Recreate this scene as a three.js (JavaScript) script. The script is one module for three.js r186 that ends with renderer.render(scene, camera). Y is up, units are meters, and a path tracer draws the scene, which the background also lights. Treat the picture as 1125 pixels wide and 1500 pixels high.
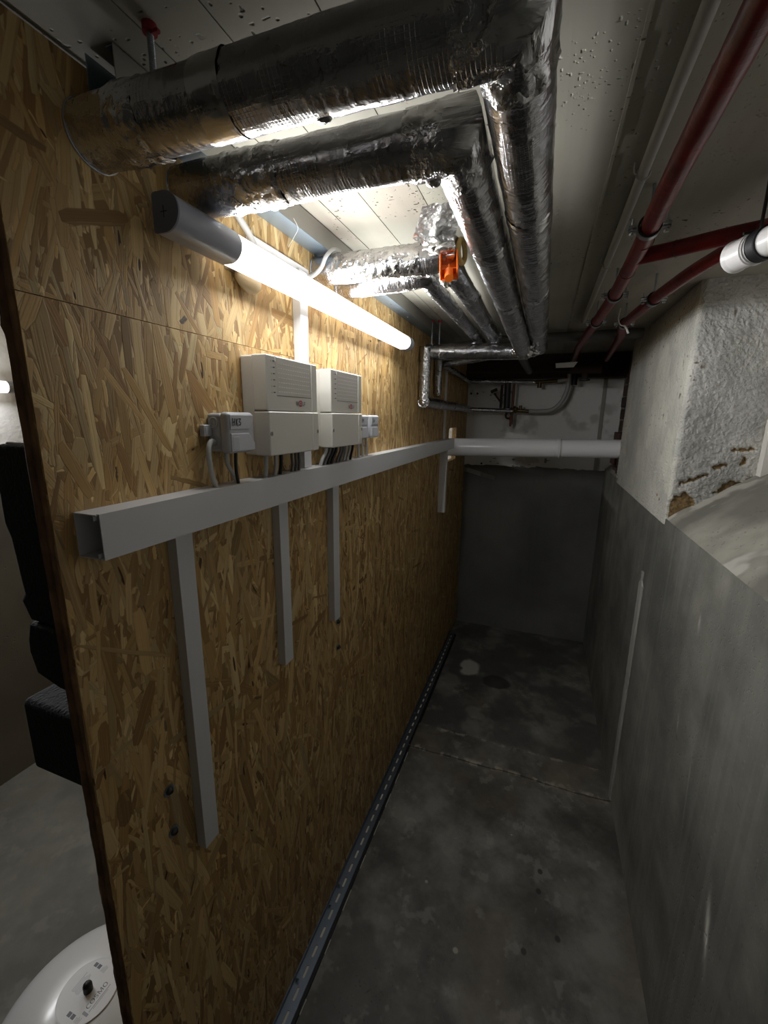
import * as THREE from 'three';
import { RoundedBoxGeometry } from 'three/addons/geometries/RoundedBoxGeometry.js';
import { mergeGeometries } from 'three/addons/utils/BufferGeometryUtils.js';
import { RectAreaLightUniformsLib } from 'three/addons/lights/RectAreaLightUniformsLib.js';

// ---------------------------------------------------------------- camera, light, exposure
RectAreaLightUniformsLib.init();
const scene = new THREE.Scene();
scene.background = new THREE.Color(0x000000);
const camera = new THREE.PerspectiveCamera(100.59, 1125 / 1500, 0.02, 40);
camera.position.set(0, 1.784, 0);
camera.rotation.order = 'YXZ';
camera.rotation.set(-0.220186, 0.351947, 0.0126099);
const renderer = new THREE.WebGLRenderer({ antialias: true });
renderer.toneMapping = THREE.LinearToneMapping;
renderer.toneMappingExposure = 1.0;
renderer.shadowMap.enabled = true;
const LAMP_WHITE = new THREE.Color(0.955, 0.97, 0.985);
const TUBE_RADIANCE = 95, FAR_TUBE_RADIANCE = 95;
// three strips just off the curved face of a batten lamp, for its half-round glow
function tubeLights(x, y, z0, z1, radiance) {
  const len = Math.abs(z1 - z0), zc = (z0 + z1) / 2;
  for (const [deg, share] of [[0, 1], [60, 0.36], [-60, 0.68]]) {
    const c = Math.cos(deg * Math.PI / 180), n = Math.sin(deg * Math.PI / 180), l = new THREE.RectAreaLight(LAMP_WHITE, radiance * share, len, 0.022);
    l.position.set(x + 0.0259 * c, y + 0.0259 * n, zc); l.up.set(-n, c, 0); l.lookAt(l.position.x + c, l.position.y + n, zc); scene.add(l);
  }
}
tubeLights(-0.549, 2.073, -0.69, -1.69, TUBE_RADIANCE);
tubeLights(-2.285, 1.894, -0.45, -1.27, FAR_TUBE_RADIANCE);
tubeLights(-2.285, 1.894, -2.10, -3.10, FAR_TUBE_RADIANCE);

// ---------------------------------------------------------------- helpers
const V = (x, y, z) => new THREE.Vector3(x, y, z);
function rng(seed) { let a = seed >>> 0; return () => { a = (a + 0x6d2b79f5) | 0; let t = Math.imul(a ^ (a >>> 15), 1 | a); t = (t + Math.imul(t ^ (t >>> 7), 61 | t)) ^ t; return ((t ^ (t >>> 14)) >>> 0) / 4294967296; }; }
const used = {};
function numbered(name) { const n = used[name] = (used[name] ?? -1) + 1; return n ? `${name}_${String(n).padStart(3, '0')}` : name; }
function tag(o, label, category, group) { o.userData.label = label; o.userData.category = category; if (group) o.userData.group = group; return o; }
const things = [];
function thing(name, label, category, group) { const g = new THREE.Group(); g.name = numbered(name); scene.add(g); things.push(g); return tag(g, label, category, group); }
function part(name, geos, mat, parent, label) {
  const list = Array.isArray(geos) ? geos : [geos];
  const g = list.length > 1 ? mergeGeometries(list.map((q) => { const n = q.index ? q.toNonIndexed() : q; for (const k of Object.keys(n.attributes)) if (!['position', 'normal', 'uv'].includes(k)) n.deleteAttribute(k); return n; })) : list[0];
  const m = new THREE.Mesh(g, mat); m.name = parent ? name : numbered(name);
  if (label) m.userData.label = label;
  (parent ?? scene).add(m); return m;
}
function single(name, geos, mat, label, category, group) { return tag(part(name, geos, mat), label, category, group); }
function structure(o) { o.userData.kind = 'structure'; return o; }
function room(name) { const g = new THREE.Group(); g.name = name; scene.add(g); return structure(g); }

// uv in metres from the dominant direction of each face
function uvMetres(g0, ox = 0, oy = 0) {
  const g = g0.index ? g0.toNonIndexed() : g0, p = g.attributes.position, n = g.attributes.normal, uv = new Float32Array(p.count * 2);
  for (let i = 0; i < p.count; i++) {
    const ax = Math.abs(n.getX(i)), ay = Math.abs(n.getY(i)), az = Math.abs(n.getZ(i)), x = p.getX(i), y = p.getY(i), z = p.getZ(i);
    const [u, v] = ax >= ay && ax >= az ? [-z, y] : ay >= az ? [x, -z] : [x, y];
    uv[2 * i] = u + ox; uv[2 * i + 1] = v + oy;
  }
  g.setAttribute('uv', new THREE.BufferAttribute(uv, 2)); return g;
}
function box(x0, x1, y0, y1, z0, z1, ox = 0, oy = 0) {
  const g = new THREE.BoxGeometry(Math.abs(x1 - x0), Math.abs(y1 - y0), Math.abs(z1 - z0)); g.translate((x0 + x1) / 2, (y0 + y1) / 2, (z0 + z1) / 2);
  return uvMetres(g, ox, oy);
}
function rbox(x0, x1, y0, y1, z0, z1, r, seg = 3) {
  const g = new RoundedBoxGeometry(Math.abs(x1 - x0), Math.abs(y1 - y0), Math.abs(z1 - z0), seg, r); g.translate((x0 + x1) / 2, (y0 + y1) / 2, (z0 + z1) / 2);
  return g;
}
function cyl(a, b, r, seg = 20, r2 = r) {
  const d = b.clone().sub(a), g = new THREE.CylinderGeometry(r2, r, d.length(), seg);
  g.applyQuaternion(new THREE.Quaternion().setFromUnitVectors(V(0, 1, 0), d.clone().normalize())); g.translate((a.x + b.x) / 2, (a.y + b.y) / 2, (a.z + b.z) / 2); return g;
}
function ring(c, axis, R, r, seg = 36) { const g = new THREE.TorusGeometry(R, r, 10, seg); g.applyQuaternion(new THREE.Quaternion().setFromUnitVectors(V(0, 0, 1), axis.clone().normalize())); g.translate(c.x, c.y, c.z); return g; }

// tileable value noise
function lattice(seed) { const r = rng(seed), t = new Float32Array(65536); for (let i = 0; i < 65536; i++) t[i] = r(); return t; }
const L0 = lattice(7);
function vnoise(x, y, per, seed) {
  const xi = Math.floor(x), yi = Math.floor(y), fx = x - xi, fy = y - yi, sx = fx * fx * (3 - 2 * fx), sy = fy * fy * (3 - 2 * fy);
  const m = (a) => ((a % per) + per) % per, x0 = m(xi), x1 = m(xi + 1), y0 = m(yi), y1 = m(yi + 1);
  const h = (a, b) => L0[(Math.imul(a, 374761) + Math.imul(b, 668265) + Math.imul(seed, 982451)) >>> 3 & 65535];
  const a = h(x0, y0), b = h(x1, y0), c = h(x0, y1), d = h(x1, y1);
  return a + (b - a) * sx + (c - a + (a - b - c + d) * sx) * sy;
}
function fbm(u, v, per, oct, seed, gain = 0.5) { let s = 0, a = 1, t = 0; for (let i = 0; i < oct; i++) { s += a * vnoise(u * per, v * per, per, seed + i * 13); t += a; a *= gain; per *= 2; } return s / t; }
function ridged(u, v, per, oct, seed) { let s = 0, a = 1, t = 0; for (let i = 0; i < oct; i++) { s += a * (1 - Math.abs(2 * vnoise(u * per, v * per, per, seed + i * 17) - 1)); t += a; a *= 0.55; per *= 2; } return s / t; }
const clamp = (x, a = 0, b = 1) => Math.min(b, Math.max(a, x)), sstep = (a, b, x) => { const t = clamp((x - a) / (b - a)); return t * t * (3 - 2 * t); };
function tex(w, h, fn, srgb = true, wrap = THREE.RepeatWrapping) {
  const d = new Uint8Array(w * h * 4);
  for (let y = 0; y < h; y++) for (let x = 0; x < w; x++) { const c = fn((x + 0.5) / w, (y + 0.5) / h), o = 4 * (y * w + x); if (typeof c === 'number') d[o] = d[o + 1] = d[o + 2] = 255 * clamp(c); else { d[o] = clamp(c[0], 0, 255); d[o + 1] = clamp(c[1], 0, 255); d[o + 2] = clamp(c[2], 0, 255); } d[o + 3] = 255; }
  const t = new THREE.DataTexture(d, w, h); t.magFilter = THREE.LinearFilter; t.minFilter = THREE.LinearMipmapLinearFilter; t.generateMipmaps = true; t.wrapS = t.wrapT = wrap; if (srgb) t.colorSpace = THREE.SRGBColorSpace; t.needsUpdate = true; return t;
}
const every = (t, mx, my = mx) => { t.repeat.set(1 / mx, 1 / my); return t; };
const mixc = (a, b, t) => [a[0] + (b[0] - a[0]) * t, a[1] + (b[1] - a[1]) * t, a[2] + (b[2] - a[2]) * t];
const std = (o) => new THREE.MeshStandardMaterial(o), phys = (o) => new THREE.MeshPhysicalMaterial(o);

// ---------------------------------------------------------------- materials
const S = 2048, OSB_M = 1.5;
function osbTextures() {
  const c = document.createElement('canvas'), h = document.createElement('canvas'); c.width = c.height = h.width = h.height = S;
  const g = c.getContext('2d'), b = h.getContext('2d'), r = rng(41), ppm = S / OSB_M;
  g.fillStyle = '#8a6a3c'; g.fillRect(0, 0, S, S); b.fillStyle = '#606060'; b.fillRect(0, 0, S, S);
  const tones = [[194, 162, 107], [184, 150, 94], [202, 173, 120], [172, 138, 82], [190, 157, 102], [180, 148, 97], [211, 184, 131], [164, 128, 75], [196, 166, 114], [150, 114, 66]];
  const gauss = () => (r() + r() + r() - 1.5) / 0.75;
  for (let i = 0; i < 9500; i++) {
    const late = i / 9500, small = r() < 0.5;
    const len = ppm * (small ? 0.012 + 0.035 * r() : 0.055 + 0.13 * r()), wid = ppm * (small ? 0.002 + 0.006 * r() : 0.006 + 0.026 * r() * r());
    const ang = r() < 0.16 ? r() * Math.PI : Math.PI / 2 + gauss() * 0.36;
    const t = tones[Math.floor(r() * tones.length)], j = (small ? 0.84 : 0.92) + (small ? 0.32 : 0.15) * r(), dark = r() < 0.03 ? (wid < 0.008 * ppm && len < 0.09 * ppm ? 0.5 : 0.84) : r() < 0.1 ? 0.86 : 1, lift = Math.floor(70 + 95 * r() + 55 * late);
    const pts = [], n = 7;
    for (let k = 0; k <= n; k++) { const q = k / n - 0.5, e = 1 - Math.pow(Math.abs(2 * q), 6) * (0.1 + 0.6 * r()); pts.push([q * len + gauss() * 2, -wid / 2 * e + gauss() * 1.1]); }
    for (let k = n; k >= 0; k--) { const q = k / n - 0.5, e = 1 - Math.pow(Math.abs(2 * q), 6) * (0.25 + 0.5 * r()); pts.push([q * len + gauss() * 3, wid / 2 * e + gauss() * 1.1]); }
    const bend = gauss() * 0.02, x0 = r() * S, y0 = r() * S, reach = len / 2 + 8, grain = [];
    const gn = Math.max(3, Math.floor(wid / 2.0)); for (let k = 0; k < gn; k++) grain.push([(r() - 0.5) * wid * 0.92, r() * 0.5 - 0.5, 0.15 + 0.35 * r(), r() < 0.55, 0.05 + 0.13 * r(), (r() - 0.5) * 0.03]);
    const xs = [0], ys = [0]; if (x0 < reach) xs.push(S); if (x0 > S - reach) xs.push(-S); if (y0 < reach) ys.push(S); if (y0 > S - reach) ys.push(-S);
    for (const dx of xs) for (const dy of ys) {
      for (const q of [g, b]) {
        q.save(); q.translate(x0 + dx, y0 + dy); q.rotate(ang);
        q.beginPath(); pts.forEach((p, k) => { const y = p[1] + bend * p[0] * p[0] / len; k ? q.lineTo(p[0], y) : q.moveTo(p[0], y); }); q.closePath();
        if (q === g) { q.fillStyle = `rgb(${t.map((v) => Math.round(v * j * dark)).join()})`; q.fill(); q.strokeStyle = 'rgba(84,56,28,0.17)'; q.lineWidth = 1.0; q.stroke(); }
        else { q.fillStyle = `rgb(${lift},${lift},${lift})`; q.fill(); q.strokeStyle = 'rgba(20,20,20,0.3)'; q.lineWidth = 1.3; q.stroke(); }
        q.clip();
        for (const [gy, a0, a1, up, al, sl] of grain) { q.strokeStyle = q === g ? (up ? `rgba(245,215,160,${al})` : `rgba(80,48,18,${al})`) : (up ? `rgba(255,255,255,${al})` : `rgba(0,0,0,${al})`); q.lineWidth = 1.2; q.beginPath(); q.moveTo(a0 * len, gy); q.lineTo((a0 + a1 + 0.4) * len, gy + sl * len); q.stroke(); }
        q.restore();
      }
    }
    if (r() < 0.03) for (const q of [g, b]) { q.save(); q.translate(x0, y0); q.rotate(ang); q.fillStyle = q === g ? 'rgba(52,30,12,0.85)' : 'rgb(15,15,15)'; q.beginPath(); q.ellipse(0, 0, len * 0.12, 1.5 + wid * 0.1, 0, 0, 7); q.fill(); q.restore(); }
  }
  const mk = (cv, srgb) => { const t = new THREE.CanvasTexture(cv); t.wrapS = t.wrapT = THREE.RepeatWrapping; if (srgb) t.colorSpace = THREE.SRGBColorSpace; return every(t, OSB_M); };
  return [mk(c, true), mk(h, false)];
}
const [osbMap, osbBump] = osbTextures();
const OSB = std({ map: osbMap, bumpMap: osbBump, bumpScale: 0.0010, roughness: 0.62 });
const edgeMap = every(tex(256, 256, (u, v) => { const l = fbm(u * 0.25, v, 8, 4, 3), q = fbm(u, v, 16, 3, 9); return mixc([96, 70, 50], [170, 128, 90], clamp(l * 0.9 + q * 0.5 - 0.25)); }), 0.06, 0.25);
const OSB_EDGE = std({ map: edgeMap, bumpMap: edgeMap, bumpScale: 0.002, roughness: 0.9 });

// foil: fine fibre grid, rolled ripples and sharp creases
const foilHeight = tex(1024, 1024, (u, v) => {
  const patch = sstep(0.42, 0.62, fbm(u, v, 5, 3, 43)), scrim = Math.max(0, Math.cos(u * Math.PI * 2 * 46)) ** 10 + 0.6 * Math.max(0, Math.cos(v * Math.PI * 2 * 46)) ** 10;
  const cre = ridged(u, v, 5, 5, 21), cre2 = ridged(u + 0.13 * fbm(u, v, 4, 2, 8), v, 9, 3, 91), rip = vnoise(u * 40, v * 6, 40, 5), fine = fbm(u, v, 60, 3, 77);
  return 0.12 + 0.11 * scrim * patch * (0.3 + rip) + 0.5 * cre ** 7 + 0.22 * cre2 ** 9 + 0.2 * rip + 0.14 * fine;
}, false);
const creaseHeight = tex(1024, 1024, (u, v) => { const w = 0.16 * fbm(u, v, 4, 3, 12), c1 = ridged(u + w, v, 6, 5, 23), c2 = ridged(u, v + w, 13, 3, 93), fac = vnoise(u * 14 + 3 * w, v * 14, 14, 6); return 0.15 + 0.5 * c1 ** 6 + 0.25 * c2 ** 8 + 0.3 * fac + 0.05 * fbm(u, v, 60, 3, 79); }, false);
const foilRough = tex(256, 256, (u, v) => 0.14 + 0.2 * fbm(u, v, 8, 4, 31), false);
const foilSet = (bump, col, m, height = foilHeight) => std({ color: col, metalness: 1, roughness: 1, roughnessMap: every(foilRough.clone(), m * 1.7), bumpMap: every(height.clone(), m), bumpScale: bump });
const FOIL = foilSet(0.0024, 0xb6b6b9, 0.22), CRUMPLE = foilSet(0.0048, 0xcfcfd0, 0.16, creaseHeight), TAPE = foilSet(0.0016, 0xd2d2d4, 0.3, creaseHeight);
FOIL.side = CRUMPLE.side = TAPE.side = THREE.DoubleSide;

// concrete and plaster
const concreteBump = tex(1024, 1024, (u, v) => {
  const pores = sstep(0.9, 0.94, vnoise(u * 130, v * 170, 170, 8)) * sstep(0.5, 0.68, vnoise(u * 6, v * 6, 6, 90)) + 0.6 * sstep(0.88, 0.93, vnoise(u * 260, v * 260, 260, 18)) * sstep(0.5, 0.62, vnoise(u * 7, v * 7, 7, 95));
  return 0.62 + 0.2 * (fbm(u, v, 6, 6, 55) - 0.5) + 0.015 * (vnoise(u * 240, v * 6, 240, 4) - 0.5) - 0.6 * clamp(pores);
}, false);
const ceilingMap = tex(1024, 1024, (u, v) => {
  const f = fbm(u, v, 4, 6, 61), s = vnoise(u * 60, v * 3, 60, 66), st = fbm(u, v, 3, 4, 68), pores = sstep(0.9, 0.94, vnoise(u * 130, v * 170, 170, 8)) * sstep(0.5, 0.68, vnoise(u * 6, v * 6, 6, 90));
  let c = mixc([150, 147, 135], [176, 172, 158], clamp(f * 1.5 - 0.25)); c = mixc(c, [164, 149, 136], sstep(0.56, 0.72, st) * 0.5); c = mixc(c, [138, 135, 124], s * 0.25);
  return mixc(c, [70, 64, 54], clamp(pores) * 0.85);
});
const CEILING = std({ map: every(ceilingMap, 1.0), bumpMap: every(concreteBump.clone(), 1.0), bumpScale: 0.004, roughness: 0.85 });
const WALL_X = [-3.6, 2.0], WALL_H = 1.75;       // the right wall's own map: z range and height
const blot = (z, y, cz, cy, rz, ry, ang = 0) => { const dz = z - cz, dy = y - cy, c = Math.cos(ang), s = Math.sin(ang), a = (dz * c + dy * s) / rz, b = (-dz * s + dy * c) / ry; return Math.exp(-(a * a + b * b)); };
const wallMap = tex(2048, 640, (u, v) => {
  const z = WALL_X[1] - u * (WALL_X[1] - WALL_X[0]), y = v * WALL_H;
  const f = fbm(u * 3, v, 5, 8, 101, 0.62), st = vnoise(u * 420, v * 3, 420, 11) * 0.5 + vnoise(u * 130, v * 2, 130, 12) * 0.8, st2 = vnoise(u * 60, v * 1.5, 60, 19), pat = fbm(u * 2, v, 3, 5, 131, 0.6), gr = vnoise(u * 1500, v * 480, 1500, 14), g2 = vnoise(u * 700, v * 220, 700, 15);
  let c = mixc([84, 84, 78], [138, 137, 127], clamp(f * 2.2 - 0.6)); c = mixc(c, [70, 70, 67], sstep(0.45, 0.9, st * 0.6 + st2 * 0.5) * 0.3); c = mixc(c, [150, 148, 139], sstep(0.66, 0.95, st) * 0.2); c = mixc(c, [148, 145, 133], sstep(0.55, 0.72, pat) * 0.35);
  c = mixc(c, [160, 158, 150], clamp((gr - 0.88) * 6) * 0.6); c = mixc(c, [60, 59, 55], clamp((g2 - 0.9) * 8) * 0.4);
  const chalk = vnoise(u * 900, v * 60, 900, 20);
  for (const [cz, cy, rz, ry, a, k] of [[-0.965, 0.635, 0.012, 0.07, 0.25, 0.9], [-1.33, 1.235, 0.006, 0.022, 0.1, 0.6], [-1.35, 0.9, 0.005, 0.02, 0.15, 0.55], [-0.8, 0.46, 0.01, 0.03, 0.2, 0.5], [-1.2, 0.78, 0.004, 0.1, 0.12, 0.3]]) c = mixc(c, [216, 212, 202], clamp(k * blot(z, y, cz, cy, rz, ry, a) * (0.4 + chalk)));
  return c;
}, true, THREE.ClampToEdgeWrapping);
const PLASTER = std({ map: wallMap, bumpMap: every(concreteBump.clone(), 1.3 / 5.6, 1.3 / 1.75), bumpScale: 0.003, roughness: 0.88 });
const sillMap = every(tex(512, 512, (u, v) => { const f = fbm(u, v, 5, 6, 151), k = sstep(0.6, 0.72, fbm(u, v, 6, 4, 155)); return mixc(mixc([104, 102, 94], [146, 143, 132], clamp(f * 2.2 - 0.6)), [186, 183, 174], k * 0.6); }), 0.6);
const SILL = std({ map: sillMap, bumpMap: every(concreteBump.clone(), 0.8), bumpScale: 0.005, roughness: 0.9 });
const floorTone = (u, v, z, x) => {
  const f = fbm(u, v, 9, 8, 201, 0.66), p = fbm(u, v, 7, 6, 231, 0.6), w = ridged(u + 0.05 * f, v, 11, 5, 251), g = vnoise(u * 400, v * 400, 400, 3), g2 = fbm(u, v, 90, 3, 271);
  let c = mixc([68, 67, 63], [124, 122, 114], clamp(f * 2.4 - 0.72)); c = mixc(c, [106, 94, 78], sstep(0.55, 0.7, fbm(u, v, 8, 5, 261)) * 0.4); c = mixc(c, [58, 56, 53], sstep(0.55, 0.72, p) * 0.5);
  c = mixc(c, [152, 149, 140], sstep(0.9, 0.97, w) * 0.3 + clamp((g - 0.92) * 8) * 0.5 * sstep(0.45, 0.6, g2) + sstep(0.62, 0.74, fbm(u, v, 30, 5, 281, 0.6)) * 0.4); return c;
};
const FZ0 = 0.4, FZ1 = -3.6, FX0 = -0.64, FX1 = 0.5;
const floorMap = tex(584, 2048, (u, v) => {      // the corridor floor's own map
  const x = FX0 + u * (FX1 - FX0), z = FZ0 + v * (FZ1 - FZ0); let c = floorTone(x / 2 + 0.5, -z / 2, z, x);
  const n = fbm(x / 1 + 0.5, -z, 12, 4, 301), far = sstep(-2.12, -2.2, z);
  if (far > 0) { const wet = fbm(x / 1.2 + 0.5, -z / 1.2, 6, 5, 311); c = mixc(c, [72, 71, 69], far * sstep(0.4, 0.62, wet) * 0.7); c = mixc(c, [150, 147, 138], far * sstep(0.56, 0.72, fbm(x / 1.2 + 0.5, -z / 1.2, 7, 6, 321)) * 0.4); }
  c = mixc(c, [184, 180, 168], 0.85 * sstep(0.35, 0.6, blot(x, z, -0.36, -2.86, 0.085, 0.13) * (0.6 + 0.8 * n)));
  c = mixc(c, [140, 137, 128], 0.5 * sstep(0.35, 0.6, blot(x, z, -0.47, -2.6, 0.09, 0.15) * (0.5 + n)));
  c = mixc(c, [40, 38, 35], 0.7 * sstep(0.4, 0.6, blot(x, z, -0.16, -2.75, 0.1, 0.1) * (0.6 + 0.8 * n)));
  for (const [cx, cz] of [[0.14, -1.5], [0.135, -1.42], [0.09, -1.2], [0.2, -1.28]]) c = mixc(c, [34, 32, 29], 0.7 * sstep(0.4, 0.7, blot(x, z, cx, cz, 0.012, 0.014)));
  for (const [cx, cz, r] of [[-0.13, -1.12, 0.012], [-0.28, -1.3, 0.008], [0.02, -1.62, 0.005], [0.1, -1.0, 0.006]]) c = mixc(c, [168, 162, 150], 0.8 * sstep(0.4, 0.7, blot(x, z, cx, cz, r, r)));
  const k1 = fbm(x / 1 + 0.5, -z, 30, 5, 331, 0.6);
  c = mixc(c, [176, 168, 150], 0.85 * sstep(0.46, 0.6, k1) * Math.exp(-(((z + 1.962 + 0.05 * (n - 0.5)) / 0.016) ** 2))); c = mixc(c, [168, 160, 144], 0.6 * sstep(0.5, 0.64, k1) * Math.exp(-(((z + 2.14 + 0.05 * (n - 0.5)) / 0.012) ** 2)));
  c = mixc(c, [110, 100, 86], 0.5 * Math.exp(-(((z + 1.99) / 0.07) ** 2)) * sstep(0.4, 0.6, n));
  return c;
}, true, THREE.ClampToEdgeWrapping);
const FLOOR = std({ map: floorMap, bumpMap: every(concreteBump.clone(), 0.9 / 1.14, 0.9 / 4.0), bumpScale: 0.002, roughness: 0.62 });
const otherFloorMap = every(tex(512, 512, (u, v) => mixc(floorTone(u, v, 0, 0), [128, 127, 120], 0.55)), 2.0);
const OTHER_FLOOR = std({ map: otherFloorMap, roughness: 0.7 });
const lowWallMap = every(tex(512, 512, (u, v) => { const f = fbm(u, v, 4, 6, 401), s = vnoise(u * 70, v * 3, 70, 5); return mixc(mixc([86, 86, 83], [118, 117, 112], clamp(f * 2 - 0.5)), [104, 104, 101], s * 0.4); }), 1.4);
const LOW_WALL = std({ map: lowWallMap, bumpMap: every(concreteBump.clone(), 1.1), bumpScale: 0.003, roughness: 0.88 });
const whiteMap = every(tex(512, 512, (u, v) => { const f = fbm(u, v, 3, 6, 421), d = sstep(0.6, 0.75, fbm(u, v, 9, 4, 425)), s = sstep(0.8, 0.86, vnoise(u * 40, v * 90, 90, 17)) * sstep(0.5, 0.7, fbm(u, v, 4, 2, 433)); return mixc(mixc(mixc([220, 219, 217], [238, 237, 234], clamp(f * 1.5 - 0.25)), [150, 146, 138], d * 0.4), [90, 84, 76], s * 0.7); }), 1.2);
const roughBump = every(tex(512, 512, (u, v) => fbm(u, v, 12, 5, 441), false), 0.35);
const WHITE_WALL = std({ map: whiteMap, bumpMap: roughBump, bumpScale: 0.003, roughness: 0.85 });

const plastic = (c, r = 0.42) => std({ color: c, roughness: r });
const TRUNK = plastic(0xcfcfd0, 0.38), LID = plastic(0xd3d3d4, 0.36), HOUSING = plastic(0xd2d0c8, 0.45), COVER = plastic(0xd6d4cb, 0.42), GROOVE = plastic(0xcac8c0, 0.5), INK = plastic(0x18181a, 0.5);
const BOX_GREY = plastic(0xb9bbc0, 0.42), CABLE = plastic(0xb6b6b4, 0.45), CABLE_DARK = plastic(0x6b6a68, 0.5), CABLE_BLACK = plastic(0x17171a, 0.45), LAMP_GREY = plastic(0x9fa2ab, 0.3), CAP = plastic(0x6e727e, 0.45);
const RAIL = std({ color: 0x7f8894, metalness: 0.9, roughness: 0.45 }), ZINC = std({ color: 0xa9b2bb, metalness: 1, roughness: 0.38 }), FLANGE = std({ color: 0xa3a29c, metalness: 0.6, roughness: 0.5 }), CHANNEL = std({ color: 0x94a4b2, metalness: 0.8, roughness: 0.45 }), STEEL = std({ color: 0xb9bcc0, metalness: 1, roughness: 0.28 });
const redMap = every(tex(256, 256, (u, v) => mixc([86, 16, 20], [126, 30, 30], clamp(fbm(u, v, 5, 5, 501) * 1.6 - 0.3))), 0.25);
const RED = phys({ map: redMap, bumpMap: every(foilHeight.clone(), 0.5), bumpScale: 0.0012, roughness: 0.34 }), RED_PLUG = plastic(0x8c1c26, 0.5), RUBBER = plastic(0x131316, 0.6);
const CONDUIT = plastic(0xb0aea6, 0.55), WASTE = plastic(0xe4e2e0, 0.28), ORANGE = plastic(0xe06a1a, 0.42), DUCT = plastic(0xf0f0f2, 0.22), FOAM = plastic(0x1c1d22, 0.85), TANK = phys({ color: 0xd9d9da, roughness: 0.3, clearcoat: 0.6, clearcoatRoughness: 0.15 });
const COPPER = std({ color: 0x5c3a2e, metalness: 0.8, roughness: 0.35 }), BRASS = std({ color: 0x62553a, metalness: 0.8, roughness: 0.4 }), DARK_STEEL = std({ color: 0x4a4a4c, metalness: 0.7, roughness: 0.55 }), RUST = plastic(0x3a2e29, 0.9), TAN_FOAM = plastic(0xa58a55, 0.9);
const foamBump = every(tex(256, 256, (u, v) => vnoise(u * 40, v * 40, 40, 3) * 0.7 + 0.3 * vnoise(u * 90, v * 90, 90, 4), false), 0.16); FOAM.bumpMap = foamBump; FOAM.bumpScale = 0.0015;
const GLOW = std({ color: 0xf4f4f4, roughness: 0.4, emissive: 0xfffaf2, emissiveIntensity: 2.4 });
function printed(w, h, draw, opts = {}) { const c = document.createElement('canvas'); c.width = w; c.height = h; draw(c.getContext('2d'), w, h); const t = new THREE.CanvasTexture(c); t.colorSpace = THREE.SRGBColorSpace; return std({ map: t, transparent: true, roughness: 0.5, polygonOffset: true, polygonOffsetFactor: -2, polygonOffsetUnits: -2, ...opts }); }

// ---------------------------------------------------------------- pipes and cables as swept tubes
const R1 = rng(99);
function filleted(points, bend, step) {          // a polyline with rounded corners, sampled every step
  const P = points.map((p) => (p.isVector3 ? p : V(...p))), out = [];
  const line = (a, b) => { const n = Math.max(1, Math.round(a.distanceTo(b) / step)); for (let i = 0; i < n; i++) out.push(a.clone().lerp(b, i / n)); };
  let from = P[0];
  for (let i = 1; i < P.length - 1; i++) {
    const a = P[i - 1].clone().sub(P[i]).normalize(), b = P[i + 1].clone().sub(P[i]).normalize(), d = Math.min(bend, P[i].distanceTo(P[i - 1]) * 0.49, P[i].distanceTo(P[i + 1]) * 0.49);
    const s = P[i].clone().addScaledVector(a, d), e = P[i].clone().addScaledVector(b, d); line(from, s);
    const n = Math.max(4, Math.round(d * 1.6 / step)); for (let k = 0; k < n; k++) { const t = k / n; out.push(s.clone().multiplyScalar((1 - t) ** 2).addScaledVector(P[i], 2 * t * (1 - t)).addScaledVector(e, t * t)); }
    from = e;
  }
  line(from, P[P.length - 1]); out.push(P[P.length - 1].clone()); return out;
}
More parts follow.
